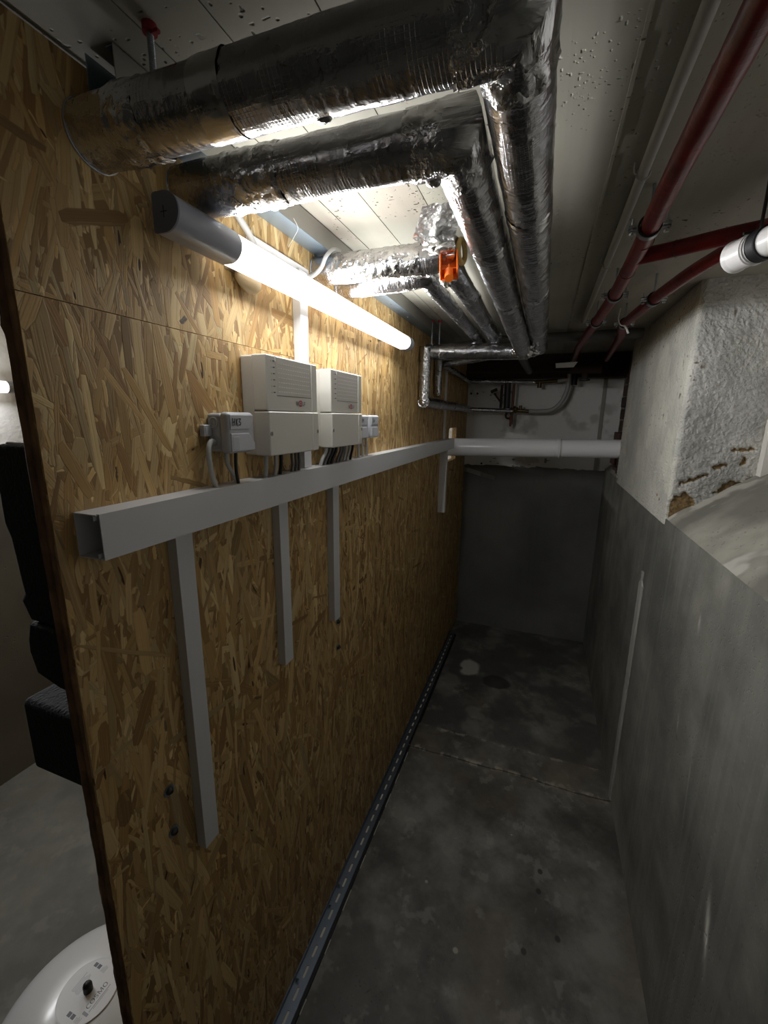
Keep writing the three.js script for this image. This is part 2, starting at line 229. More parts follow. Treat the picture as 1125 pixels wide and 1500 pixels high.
// o: bend, step, seg, rough (metres of wrinkle), scale (wrinkles per metre), seed, caps
function sweep(points, radius, o = {}) {
  const { bend = 0.03, step = 0.02, seg = 20, rough = 0, scale = 40, seed = 1, caps = true, mitre = false } = o, corner = [];
  const mitred = () => { // straight lengths meeting in mitre planes
    const P = points.map((p) => (p.isVector3 ? p : V(...p))), T = P.slice(1).map((p, i) => p.clone().sub(P[i]).normalize()), N = P.map((p, i) => (i && i < P.length - 1 ? T[i - 1].clone().add(T[i]).normalize() : null)), out = [];
    for (let i = 0; i < T.length; i++) { const n = Math.max(2, Math.round(P[i].distanceTo(P[i + 1]) / step)); for (let k = i ? 1 : 0; k <= n; k++) { out.push(P[i].clone().lerp(P[i + 1], k / n)); corner.push({ t: T[i], a: N[i] && [P[i], N[i]], b: N[i + 1] && [P[i + 1], N[i + 1]], on: k === n && N[i + 1] }); } }
    return out;
  };
  const path = mitre ? mitred() : o.smooth ? new THREE.CatmullRomCurve3(points.map((p) => (p.isVector3 ? p : V(...p)))).getPoints(o.smooth) : filleted(points, bend, step);
  const n = path.length, pos = [], uv = [], idx = []; let arc = 0, normal = null;
  for (let i = 0; i < n; i++) {
    const t = mitre ? corner[i].t : path[Math.min(n - 1, i + 1)].clone().sub(path[Math.max(0, i - 1)]).normalize();
    if (mitre && i && corner[i - 1].t !== t) normal.applyQuaternion(new THREE.Quaternion().setFromUnitVectors(corner[i - 1].t, t));
    if (!normal) { normal = Math.abs(t.y) > 0.9 ? V(1, 0, 0) : V(0, 1, 0); }
    normal.addScaledVector(t, -normal.dot(t)).normalize(); const bi = t.clone().cross(normal);
    if (i) arc += path[i].distanceTo(path[i - 1]);
    const r0 = typeof radius === 'function' ? radius(i / (n - 1), arc) : radius;
    for (let k = 0; k <= seg; k++) {
      const a = (k / seg) * Math.PI * 2, kk = k % seg; let r = r0;
      if (rough) { const U = arc * scale, W = (kk / seg) * 64; r += rough * ((ridgedLine(U, W, seed) - 0.62) * 1.3 + 0.5 * (vnoise(U * 2.3, W * 1.5 % 96, 96, seed + 40) - 0.5)); }
      const p = path[i].clone().addScaledVector(normal, r * Math.cos(a)).addScaledVector(bi, r * Math.sin(a));
      if (mitre) { const q = corner[i], cut = ([c, m], keep) => { const d = p.clone().sub(c).dot(m); if (keep(d)) p.addScaledVector(t, -d / t.dot(m)); }; if (q.a) cut(q.a, (d) => d < 0); if (q.b) cut(q.b, (d) => q.on || d > 0); }
      pos.push(p.x, p.y, p.z);
      uv.push(arc, (k / seg) * Math.PI * 2 * r0);
    }
  }
  const w = seg + 1;
  for (let i = 0; i < n - 1; i++) for (let k = 0; k < seg; k++) { const a = i * w + k, b = a + w; idx.push(a, a + 1, b, b, a + 1, b + 1); }
  if (caps) for (const [i, flip] of [[0, 0], [n - 1, 1]]) { const c = pos.length / 3; pos.push(path[i].x, path[i].y, path[i].z); uv.push(0, 0); for (let k = 0; k < seg; k++) { const a = i * w + k; flip ? idx.push(c, a + 1, a) : idx.push(c, a, a + 1); } }
  const g = new THREE.BufferGeometry(); g.setAttribute('position', new THREE.Float32BufferAttribute(pos, 3)); g.setAttribute('uv', new THREE.Float32BufferAttribute(uv, 2)); g.setIndex(idx); g.computeVertexNormals();
  const N = g.attributes.normal; for (let i = 0; i < n; i++) { const a = i * w, b = a + seg, v = V(N.getX(a) + N.getX(b), N.getY(a) + N.getY(b), N.getZ(a) + N.getZ(b)).normalize(); N.setXYZ(a, v.x, v.y, v.z); N.setXYZ(b, v.x, v.y, v.z); }
  return g;
}
function ridgedLine(u, w, seed) { const m = ((w % 64) + 64) % 64; let s = 0, a = 1, t = 0, f = 0.25; for (let i = 0; i < 3; i++) { s += a * (1 - Math.abs(2 * vnoise(u * f + 31 * i, m * f, Math.max(1, Math.round(64 * f)), seed + i * 7) - 1)); t += a; a *= 0.6; f *= 2; } return s / t; }
const foilRun = (pts, r, seed, o = {}) => sweep(pts, r, { mitre: true, step: 0.008, seg: 40, rough: 0.0026, scale: 26, seed, ...o });
function band(a, b, r, seed, rough = 0.002) { return sweep([a, b], (t) => r * (t < 0.02 || t > 0.98 ? 0.97 : 1), { step: 0.005, seg: 36, rough, scale: 60, seed, caps: false }); }
function lump(c, r, seed, sq = [1, 1, 1], amp = 0.75) {       // a crumpled ball of foil tape
  const g = new THREE.SphereGeometry(r, 48, 32), p = g.attributes.position, rr = (x, y, z) => ridgedLine(x * 200 + seed * 3, y * 200 + 400, seed) * 0.6 + ridgedLine(z * 220 + 40, x * 140 + y * 90 + 400, seed + 3) * 0.4;
  for (let i = 0; i < p.count; i++) { const v = V(p.getX(i), p.getY(i), p.getZ(i)), k = 1 + amp * (rr(v.x, v.y, v.z) - 0.62); p.setXYZ(i, c.x + v.x * k * sq[0], c.y + v.y * k * sq[1], c.z + v.z * k * sq[2]); }
  const uv = g.attributes.uv; for (let i = 0; i < uv.count; i++) uv.setXY(i, uv.getX(i) * r * 6, uv.getY(i) * r * 3);
  g.computeVertexNormals(); return g;
}

// ---------------------------------------------------------------- the room
const CEIL = 2.24, OX = -0.6, WX = 0.453, BZ = -3.57;
{ // floor
  const f = room('floor');
  const slab = (name, x0, x1, z0, z1, top, mat, seed) => {   // a slab with a gently uneven front edge
    const g = uvMetres(new THREE.BoxGeometry(x1 - x0, 0.2, Math.abs(z1 - z0), 60, 1, 24)), p = g.attributes.position;
    for (let i = 0; i < p.count; i++) { let x = p.getX(i) + (x0 + x1) / 2, y = p.getY(i) + top - 0.1, z = p.getZ(i) + (z0 + z1) / 2; const e = fbm((x + 2) / 4, 0.3, 24, 4, seed) - 0.5; if (z > z0 - 1e-4 && z0 < -1) z += e * 0.03; p.setXYZ(i, x, y, z); }
    g.computeVertexNormals(); const u = g.attributes.uv; for (let i = 0; i < u.count; i++) u.setXY(i, (p.getX(i) - FX0) / (FX1 - FX0), (p.getZ(i) - FZ0) / (FZ1 - FZ0));
    part(name, g, mat, f);
  };
  slab('floor_slab', -0.64, 0.5, 0.4, -1.97, 0, FLOOR, 5);
  slab('floor_strip', -0.64, 0.5, -1.955, -2.145, 0.007, FLOOR, 9);
  slab('floor_slab', -0.64, 0.5, -2.12, -3.6, -0.012, FLOOR, 14);
  part('floor_slab', box(-0.64, 1.3, -0.2, 0, 0.4, 2.2), OTHER_FLOOR, f); part('floor_slab', box(-2.5, -0.64, -0.2, 0, 2.2, -3.7), OTHER_FLOOR, f); part('floor_slab', box(0.5, 1.3, -0.2, 0, 0.4, -3.7), OTHER_FLOOR, f);
}
{ // ceiling cast against boards: one slab, board fields a little apart and uneven
  const c = room('ceiling'), r = rng(4), xs = [-2.5, -1.6, -1.05, -0.62, -0.502, -0.408, -0.284, -0.105, 0.072, 1.3];
  part('ceiling_slab', box(-2.5, 1.3, CEIL + 0.006, CEIL + 0.2, 2.2, -3.75), CEILING, c);
  for (let i = 0; i < xs.length - 1; i++) { const dy = (r() - 0.5) * 0.002; part('board_field', box(xs[i] + 0.001, xs[i + 1] - 0.001, CEIL + dy, CEIL + 0.012, 2.2, -3.75, r() * 0.4, r() * 0.7), CEILING, c); }
  const fin = [], q = rng(8); for (let z = 0.3; z > -3.4; z -= 0.05) { const h = 0.002 + 0.004 * q(); fin.push(box(0.0695, 0.0745, CEIL - h, CEIL + 0.004, z, z - 0.05)); } part('board_seam_ridge', fin, CEILING, c);
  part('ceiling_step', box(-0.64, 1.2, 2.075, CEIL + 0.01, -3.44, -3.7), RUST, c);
}
{ // lower right wall with its sloping sill
  const w = room('wall_right'), sh = new THREE.Shape([[WX, -0.05], [WX, 1.425], [0.47, 1.428], [0.72, 1.594], [0.74, 1.594], [0.74, -0.05]].map((p) => new THREE.Vector2(...p)));
  const g = new THREE.ExtrudeGeometry(sh, { depth: 5.6, bevelEnabled: false }); g.translate(0, 0, -3.6);
  const p = g.attributes.position, uv = g.attributes.uv; for (let i = 0; i < p.count; i++) uv.setXY(i, (WALL_X[1] - p.getZ(i)) / (WALL_X[1] - WALL_X[0]), p.getY(i) / WALL_H);
  part('wall_plaster', g, PLASTER, w);
  const sg = new THREE.PlaneGeometry(0.35, 5.5, 60, 500), sp = sg.attributes.position;   // trowelled sill, slightly wavy
  for (let i = 0; i < sp.count; i++) { const a = sp.getX(i) + 0.175, z = sp.getY(i) - 0.8, e = a / 0.35, k = sstep(0, 0.1, e), n = fbm(a + 0.3, (z + 4) / 6, 20, 4, 611) - 0.5; sp.setXYZ(i, WX + 0.002 + (0.72 - WX) * e, 1.424 + 0.192 * e + 0.008 * k + 0.012 * n * k, z); }
  sg.computeVertexNormals(); if (sg.attributes.normal.getY(3) < 0) sg.index.array.reverse(), sg.computeVertexNormals(); const su = sg.attributes.uv; for (let i = 0; i < su.count; i++) su.setXY(i, sp.getX(i), -sp.getZ(i)); part('sill', sg, SILL, w); SILL.side = THREE.DoubleSide;
  const q = rng(17), lift = []; // proud plaster strip at the step of the wall
  { const n = 60, pos = [], idx = []; for (let i = 0; i <= n; i++) { const y = 0.004 + (1.15 - 0.004) * i / n, z = -1.985 - 0.02 * (i / n), wdt = i > n - 3 ? 0.012 : 0.026 + 0.012 * (i / n), j = (q() - 0.5) * 0.006; pos.push(WX + 0.002, y, z + wdt + j, WX - 0.006, y, z + wdt * 0.6 + j, WX - 0.006, y, z - wdt * 0.7 - j, WX + 0.002, y, z - wdt - j); } for (let i = 0; i < n; i++) for (let k = 0; k < 3; k++) { const a = i * 4 + k, b = a + 4; idx.push(a, b, a + 1, b, b + 1, a + 1); }
    const m = n * 4; idx.push(m, m + 3, m + 1, m + 1, m + 3, m + 2);
    const sgeo = new THREE.BufferGeometry(); sgeo.setAttribute('position', new THREE.Float32BufferAttribute(pos, 3)); sgeo.setIndex(idx); const s2 = sgeo.toNonIndexed(); s2.computeVertexNormals();
    part('plaster_strip', uvMetres(s2), std({ map: every(tex(128, 256, (u, v) => mixc([128, 127, 121], [176, 174, 166], clamp(vnoise(u * 40, v * 8, 40, 3) * 0.7 + fbm(u, v, 6, 4, 9) * 0.6 - 0.2))), 0.08, 0.6), roughness: 0.9, side: THREE.DoubleSide }), w); }
  part('outer_wall', box(0.735, 1.3, 1.55, CEIL + 0.02, 2.2, -3.7), WHITE_WALL, w);
  part('corner_bead', box(0.692, 0.736, 1.575, 1.79, -1.765, -1.8), plastic(0xcfccc4, 0.8), w);
}
{ // plastered pier standing on the right wall
  const z0 = -2.985, z1 = -1.8, x1 = 0.738, run = z1 - z0, NU = 300, NV = 150, y0 = 1.405, y1 = CEIL + 0.01, rim = run + (x1 - WX), pos = [], uv = [], idx = [];
  const hurt = (u, v) => { // 0 sound plaster, 1 broken away to the brown base coat; u along the wall in metres, v up
    const uu = u + 0.05 * (fbm(u / 2, v / 2, 40, 4, 711, 0.6) - 0.5); v += 0.04 * (fbm(u / 2, v / 2, 40, 4, 717, 0.6) - 0.5); const d = uu - run, n = fbm(u / 2, v / 2, 60, 5, 701, 0.62), a = blot(d, v, 0.035, 0.05, 0.05, 0.075) * 1.15, b = blot(d, v, 0.16, 0.152, 0.05, 0.024, 0.45), c = blot(d, v, 0.135, 0.225, 0.025, 0.014, 0.2), e = blot(d, v, 0.205, 0.25, 0.02, 0.02), f = blot(d, v, 0.06, 0.175, 0.07, 0.008, 0.45) * 0.9, h = blot(d, v, 0.235, 0.175, 0.03, 0.012, 0.8) * 0.9, g2 = blot(d, v, 0.19, 0.285, 0.05, 0.006, 0.1) * 0.8, k = u < 0.1 ? blot(u, v, 0.02, 0.03, 0.02, 0.05) : 0;
    return u - run < -0.006 && k < 0.1 ? 0 : sstep(0.5, 0.56, Math.max(a, b, c, e, f, h, g2, k) * (0.35 + 1.3 * n));
  };
  for (let i = 0; i <= NU; i++) for (let j = 0; j <= NV; j++) {
    const u = rim * i / NU, v = (y1 - y0) * j / NV, R = 0.012, d = u - run; let x, z, nx, nz;
    if (d < -R) { x = WX; z = z0 + u; nx = -1; nz = 0; } else if (d > R) { x = WX + d; z = z1; nx = 0; nz = 1; } else { const a = (d + R) / (2 * R) * Math.PI / 2; x = WX + R - R * Math.cos(a); z = z1 - R + R * Math.sin(a); nx = -Math.cos(a); nz = Math.sin(a); }
    const face = sstep(-0.02, 0.03, d), rough = (fbm(u / 1.5, v / 1.5, 200, 2, 721) - 0.5) * (0.002 + 0.006 * face) + (fbm(u / 1.5, v / 1.5, 14, 3, 731) - 0.5) * (0.006 + 0.007 * face) * (v < 0.3 ? 1.5 : 1) - 0.009 * hurt(u, v);
    const keep = v < 0.02 && face < 0.5 ? 0.3 : 1; x += nx * rough * keep; z += nz * rough * keep; if (face < 0.5 && d < -0.01) x -= 0.004;
    pos.push(x, y0 + v, z); uv.push(u / rim, v / (y1 - y0));
  }
  for (let i = 0; i < NU; i++) for (let j = 0; j < NV; j++) { const a = i * (NV + 1) + j, b = a + NV + 1; idx.push(a, b, a + 1, b, b + 1, a + 1); }
  const g = new THREE.BufferGeometry(); g.setAttribute('position', new THREE.Float32BufferAttribute(pos, 3)); g.setAttribute('uv', new THREE.Float32BufferAttribute(uv, 2)); g.setIndex(idx); g.computeVertexNormals();
  const map = tex(1024, 600, (a, b) => {
    const u = a * rim, v = b * (y1 - y0), d = u - run, face = sstep(-0.012, 0.012, d), f = fbm(u / 1.5, v / 1.5, 8, 6, 741), s = vnoise(u * 60, v * 5, 512, 3), h = hurt(u, v), sp = sstep(0.84, 0.9, vnoise(u * 70, v * 70, 512, 77));
    let c = mixc(mixc([180, 179, 170], [218, 216, 204], clamp(f * 1.5 - 0.3 + 0.25 * (s - 0.5))), mixc([160, 159, 154], [206, 204, 198], clamp(f * 2.2 - 0.6)), face);
    c = mixc(c, [226, 222, 208], sstep(0.58, 0.7, fbm(u / 1.5, v / 1.5, 10, 4, 751)) * 0.45 * (1 - 0.6 * face)); c = mixc(c, [92, 78, 60], sp * sstep(0.55, 0.65, f) * 0.6);
    for (const [ru, rv] of [[run - 0.13, 0.075], [run - 0.17, 0.085]]) c = mixc(c, [122, 46, 30], sstep(0.5, 0.8, blot(u, v, ru, rv, 0.009, 0.009)));
    return mixc(c, mixc([104, 84, 54], [168, 142, 98], clamp(f * 2 - 0.5)), h);
  }, true, THREE.ClampToEdgeWrapping);
  const w = room('wall_pier'); part('pier_plaster', g, std({ map, bumpMap: every(tex(1024, 1024, (u, v) => 0.5 * ridged(u, v, 24, 4, 761) + 0.5 * fbm(u, v, 60, 3, 765), false), 0.25, 0.42), bumpScale: 0.007, roughness: 0.92 }), w);
  part('pier_core', box(WX + 0.025, x1, 1.44, CEIL + 0.01, z0, z1 - 0.025), SILL, w);
  const br = plastic(0x5e443a, 0.95), br2 = plastic(0x46362f, 0.95), q = rng(23); // bricks laid bare in the gap behind the pier
  for (let k = 0; k < 9; k++) for (let m = 0; m < 2; m++) { const y = 1.40 + k * 0.078, zz = -3.02 - m * 0.19 - (k % 2) * 0.07; part('brick', rbox(WX + 0.012 + 0.03 * q(), 0.6, y, y + 0.066, zz, zz - 0.17 - 0.02 * q(), 0.006, 2), q() < 0.5 ? br : br2, w); }
  part('mortar', box(WX + 0.055, 0.735, 1.40, CEIL, -2.98, -3.6), SILL, w);
}
{ // end wall: grey foundation below, white plaster above
  const w = room('wall_back');
  part('foundation', box(-2.5, 0.75, -0.05, 1.412, BZ, BZ - 0.2), LOW_WALL, w);
  const sh = new THREE.Shape(), q = rng(31); sh.moveTo(-2.5, 2.3); sh.lineTo(0.75, 2.3); sh.lineTo(0.75, 1.40); for (let x = 0.72; x > -0.7; x -= 0.03) sh.lineTo(x, 1.408 + 0.012 * (q() - 0.5)); sh.lineTo(-2.5, 1.405); sh.closePath();
  const g = new THREE.ExtrudeGeometry(sh, { depth: 0.17, bevelEnabled: false }); g.translate(0, 0, BZ - 0.164); part('white_plaster', uvMetres(g), WHITE_WALL, w);
  part('panel_edge', box(0.375, 0.40, 1.41, 2.1, BZ - 0.01, BZ + 0.012), plastic(0x9b9992, 0.8), w);
  for (const [x, y] of [[-0.575, 1.975], [-0.525, 1.975], [-0.46, 1.42]]) part('bolt_hole', cyl(V(x, y, BZ + 0.004), V(x, y, BZ + 0.009), 0.008, 14), INK, w);
  for (const [x, y, a] of [[-0.53, 1.395, -0.25]]) { const b = box(-0.16, 0.16, -0.018, 0.018, 0, 0.02); b.rotateZ(a); b.translate(x + 0.03, y - 0.05, BZ); part('mortar_ridge', b, SILL, w); }
}
structure(part('wall_front', box(-2.5, 1.3, -0.05, CEIL + 0.05, 2.0, 2.2), LOW_WALL));
{ const w = room('wall_far_left'); part('foundation', box(-2.54, -2.34, -0.05, 1.43, 2.2, -3.7), LOW_WALL, w); part('white_plaster', box(-2.54, -2.345, 1.43, CEIL + 0.05, 2.2, -3.7), WHITE_WALL, w); }

{ // board partition: panels on the corridor side, one backing layer, torn edge
  const w = room('wall_left'), T = 0.014, top = 2.222, zs = [-0.36, -1.116, -2.366, -3.565];
  const panel = (z0, z1, y0, y1, u, v, hole) => {
    const sh = new THREE.Shape([[-z0 + 0.0004, y0], [-z1 - 0.0004, y0], [-z1 - 0.0004, y1], [-z0 + 0.0004, y1]].map((p) => new THREE.Vector2(...p))); if (hole) sh.holes.push(hole);
    const g = new THREE.ExtrudeGeometry(sh, { depth: T - 0.0004, bevelEnabled: true, bevelThickness: 0.0004, bevelSize: 0.0003, bevelOffset: -0.0003, bevelSegments: 1 }); g.rotateY(Math.PI / 2); g.translate(OX - T, 0, 0);
    return part('osb_panel', uvMetres(g, u, v), OSB, w);
  };
  const slot = () => { const h = new THREE.Path(); h.moveTo(2.885, 1.49); h.lineTo(3.15, 1.49); h.lineTo(3.15, 1.715); h.lineTo(2.92, 1.715); h.absarc(2.92, 1.68, 0.035, Math.PI / 2, Math.PI, false); h.closePath(); return h; };
  panel(zs[0], zs[1], 0.012, 1.9246, 0.13, 0.3); panel(zs[0], zs[1], 1.9254, top, 0.71, 0.92);
  panel(zs[1], zs[2], 0.012, top, 0.37, 0.55); panel(zs[2], zs[3], 0.012, top, 1.02, 0.11, slot());
  const sh = new THREE.Shape([[0.366, 0.012], [3.56, 0.012], [3.56, top - 0.004], [0.366, top - 0.004]].map((p) => new THREE.Vector2(...p))); sh.holes.push(slot());
  const g = new THREE.ExtrudeGeometry(sh, { depth: 0.017, bevelEnabled: false }); g.rotateY(Math.PI / 2); g.translate(-0.632, 0, 0); part('backing_board', uvMetres(g, 0.2, 0.4), OSB, w);
  const n = 420, m = 14, pos = [], uv = [], idx = []; // the sawn, splintered front edge
  for (let i = 0; i <= n; i++) for (let k = 0; k <= m; k++) {
    const y = 0.014 + (top - 0.018) * i / n, e = k / m, lay = Math.sin(e * Math.PI * 2) ** 2, x = -0.6325 + 0.0318 * e, nn = fbm(e * 0.3, y / 3, 30, 5, 801) - 0.5, fr = Math.abs(e - 0.5) < 0.06 ? -0.002 : 0;
    const torn = k === 0 ? (vnoise(y * 70, 3, 512, 6) - 0.4) * (0.002 + 0.008 * sstep(1.8, 1.9, y) * sstep(0.5, 0.7, vnoise(y * 30, 9, 512, 7))) : 0; pos.push(x - torn, y, -0.3615 + 0.004 * lay + nn * 0.004 + fr); uv.push(x, y);
  }
  for (let i = 0; i < n; i++) for (let k = 0; k < m; k++) { const a = i * (m + 1) + k, b = a + m + 1; idx.push(a, a + 1, b, b, a + 1, b + 1); }
  const eg = new THREE.BufferGeometry(); eg.setAttribute('position', new THREE.Float32BufferAttribute(pos, 3)); eg.setAttribute('uv', new THREE.Float32BufferAttribute(uv, 2)); eg.setIndex(idx); eg.computeVertexNormals(); OSB_EDGE.side = THREE.DoubleSide; part('cut_edge', eg, OSB_EDGE, w);
  // a few flakes standing off the face
  const fl = rng(61), chips = []; for (let i = 0; i < 26; i++) { const z = -0.38 - fl() * 0.9, y = 0.5 + fl() * 1.4, L = 0.012 + 0.03 * fl(), b = box(-0.0006, 0.0006, -L / 2, L / 2, -0.003 - 0.004 * fl(), 0.004, fl(), fl()); b.rotateZ(0.12 + 0.1 * fl()); b.rotateX((fl() - 0.5) * 1.6); b.translate(OX + 0.0012 + L * 0.04, y, z); chips.push(b); } const cm = part('loose_flakes', chips, OSB, w); cm.userData.kind = 'stuff';
}
{ // zinc channel along the top of the boards
  const c = thing('metal_channel', 'galvanised U-shaped channel fixed along the ceiling above the board wall', 'channel'), z0 = -0.488, z1 = -3.5;
  part('channel_web', box(OX + 0.0005, -0.5495, 2.192, 2.1935, z0, z1), CHANNEL, c); part('channel_flange', box(-0.551, -0.5495, 2.1935, CEIL - 0.002, z0, z1), FLANGE, c); part('channel_flange', box(OX + 0.0005, OX + 0.002, 2.1935, CEIL - 0.002, z0, z1), CHANNEL, c);
  part('channel_lip', box(-0.562, -0.551, CEIL - 0.0045, CEIL - 0.003, z0, z1), CHANNEL, c);
  for (const z of [-1.62, -1.7, -1.83]) part('screw', cyl(V(-0.575, 2.192, z), V(-0.572, 2.189, z + 0.02), 0.0012, 8), STEEL, c);
}

// ---------------------------------------------------------------- foil-wrapped pipes
const PY = 2.144;
{ // outer large pipe
  const p = thing('insulated_pipe', 'thick foil-wrapped pipe nearest the camera, topmost in front, turning along the ceiling as outermost run', 'pipe', 'foil-insulated pipes');
  part('insulation_sleeve', foilRun([V(-0.6015, PY, -0.487), V(-0.059, PY, -0.487), V(-0.059, PY, -2.46), V(-0.564, 2.075, -2.47), V(-0.564, 2.055, -3.40), V(-0.3, 2.05, -3.42)], (t, a) => (a < 2.5 ? 0.0385 : 0.0185 + 0.02 * (1 - sstep(2.5, 2.56, a))), 11), FOIL, p);
  part('end_wrap', [band(V(-0.602, PY, -0.487), V(-0.545, PY, -0.487), 0.0395, 5, 0.003), band(V(-0.556, PY, -0.487), V(-0.488, PY, -0.487), 0.0402, 8, 0.006)], CRUMPLE, p);
  part('edge_ring', ring(V(-0.5985, PY, -0.487), V(1, 0, 0), 0.040, 0.0012), STEEL, p);
  part('joint_tape', sweep([V(-0.405, PY, -0.487), V(-0.362, PY, -0.487)], 0.0397, { step: 0.005, seg: 40, rough: 0.002, seed: 9, caps: false }), TAPE, p);
  part('elbow_tape', foilRun([V(-0.115, PY, -0.487), V(-0.059, PY, -0.487), V(-0.059, PY, -0.545)], 0.0402, 15, { rough: 0.006, scale: 46, caps: false }), CRUMPLE, p);
  for (const z of [-0.86, -1.36, -1.9]) part('joint_tape', band(V(-0.059, PY, z), V(-0.059, PY, z - 0.05), 0.0397, z * -10 | 0, 0.003), TAPE, p);
  part('narrow_end', sweep([V(-0.31, 2.05, -3.42), V(-0.09, 2.046, -3.43)], 0.013, { rough: 0.001, seg: 20 }), TAPE, p);
  part('foil_tuft', lump(V(-0.262, PY - 0.036, -0.50), 0.007, 4, [1.5, 0.7, 1]), CRUMPLE, p);
}
{ // second large pipe, its crossing run and its drop
  const p = thing('insulated_pipe', 'thick foil-wrapped pipe just behind the front one, crossing back to the board wall', 'pipe', 'foil-insulated pipes');
  part('insulation_sleeve', foilRun([V(-0.6015, PY, -0.645), V(-0.143, PY, -0.645), V(-0.143, PY, -1.5), V(-0.125, 2.094, -2.21)], (t) => 0.0388 - 0.004 * sstep(0.75, 1, t), 23), FOIL, p);
  part('end_wrap', [band(V(-0.602, PY, -0.645), V(-0.50, PY, -0.645), 0.0385, 6, 0.004), band(V(-0.515, PY, -0.645), V(-0.40, PY, -0.645), 0.0402, 13, 0.006)], CRUMPLE, p);
  part('elbow_tape', foilRun([V(-0.205, PY, -0.645), V(-0.143, PY, -0.645), V(-0.143, PY, -0.705)], 0.0404, 27, { rough: 0.006, scale: 46, caps: false }), CRUMPLE, p);
  part('foil_tuft', lump(V(-0.178, PY - 0.034, -0.672), 0.009, 6, [1.4, 0.7, 1]), CRUMPLE, p);
  for (const z of [-0.98, -1.45]) part('joint_tape', band(V(-0.143, PY, z), V(-0.143, PY, z - 0.055), 0.0400, z * -13 | 0, 0.003), TAPE, p);
  part('crossing_sleeve', foilRun([V(-0.10, 2.094, -2.225), V(-0.573, 2.094, -2.13)], 0.0368, 33), FOIL, p);
  part('crumpled_joint', [lump(V(-0.13, 2.098, -2.2), 0.046, 3, [1.1, 0.95, 1]), lump(V(-0.085, 2.09, -2.215), 0.026, 5, [1.3, 0.9, 1])], CRUMPLE, p);
  part('joint_tape', band(V(-0.515, 2.094, -2.142), V(-0.44, 2.094, -2.157), 0.0378, 7, 0.003), TAPE, p);
  part('drop_sleeve', foilRun([V(-0.5695, 2.115, -2.10), V(-0.5695, 1.862, -2.10)], 0.0275, 38, { seg: 30 }), CRUMPLE, p);
  part('lower_sleeve', foilRun([V(-0.566, 1.858, -2.085), V(-0.556, 1.848, -3.36)], (t) => 0.0285 - 0.004 * t, 41, { seg: 30, rough: 0.0016 }), FOIL, p);
  part('crumpled_joint', lump(V(-0.569, 1.858, -2.10), 0.0275, 8, [1, 1, 1], 0.4), CRUMPLE, p);
  for (const z of [-2.35, -2.75, -3.1]) part('joint_tape', band(V(-0.566 + 0.0078 * (-2.085 - z), 1.858 + 0.0078 * (z + 2.085), z), V(-0.566 + 0.0078 * (-2.115 - z), 1.858 + 0.0078 * (z + 2.055), z - 0.03), 0.0290, -z * 9 | 0, 0.001), TAPE, p);
  part('tail_sleeve', foilRun([V(-0.565, 1.848, -3.37), V(-0.235, 1.838, -3.42)], 0.0165, 44, { seg: 24, rough: 0.001 }), TAPE, p);
  part('dark_tail', sweep([V(-0.14, 2.085, -2.24), V(-0.12, 2.075, -2.95)], 0.020, { seg: 24 }), DARK_STEEL, p);
}
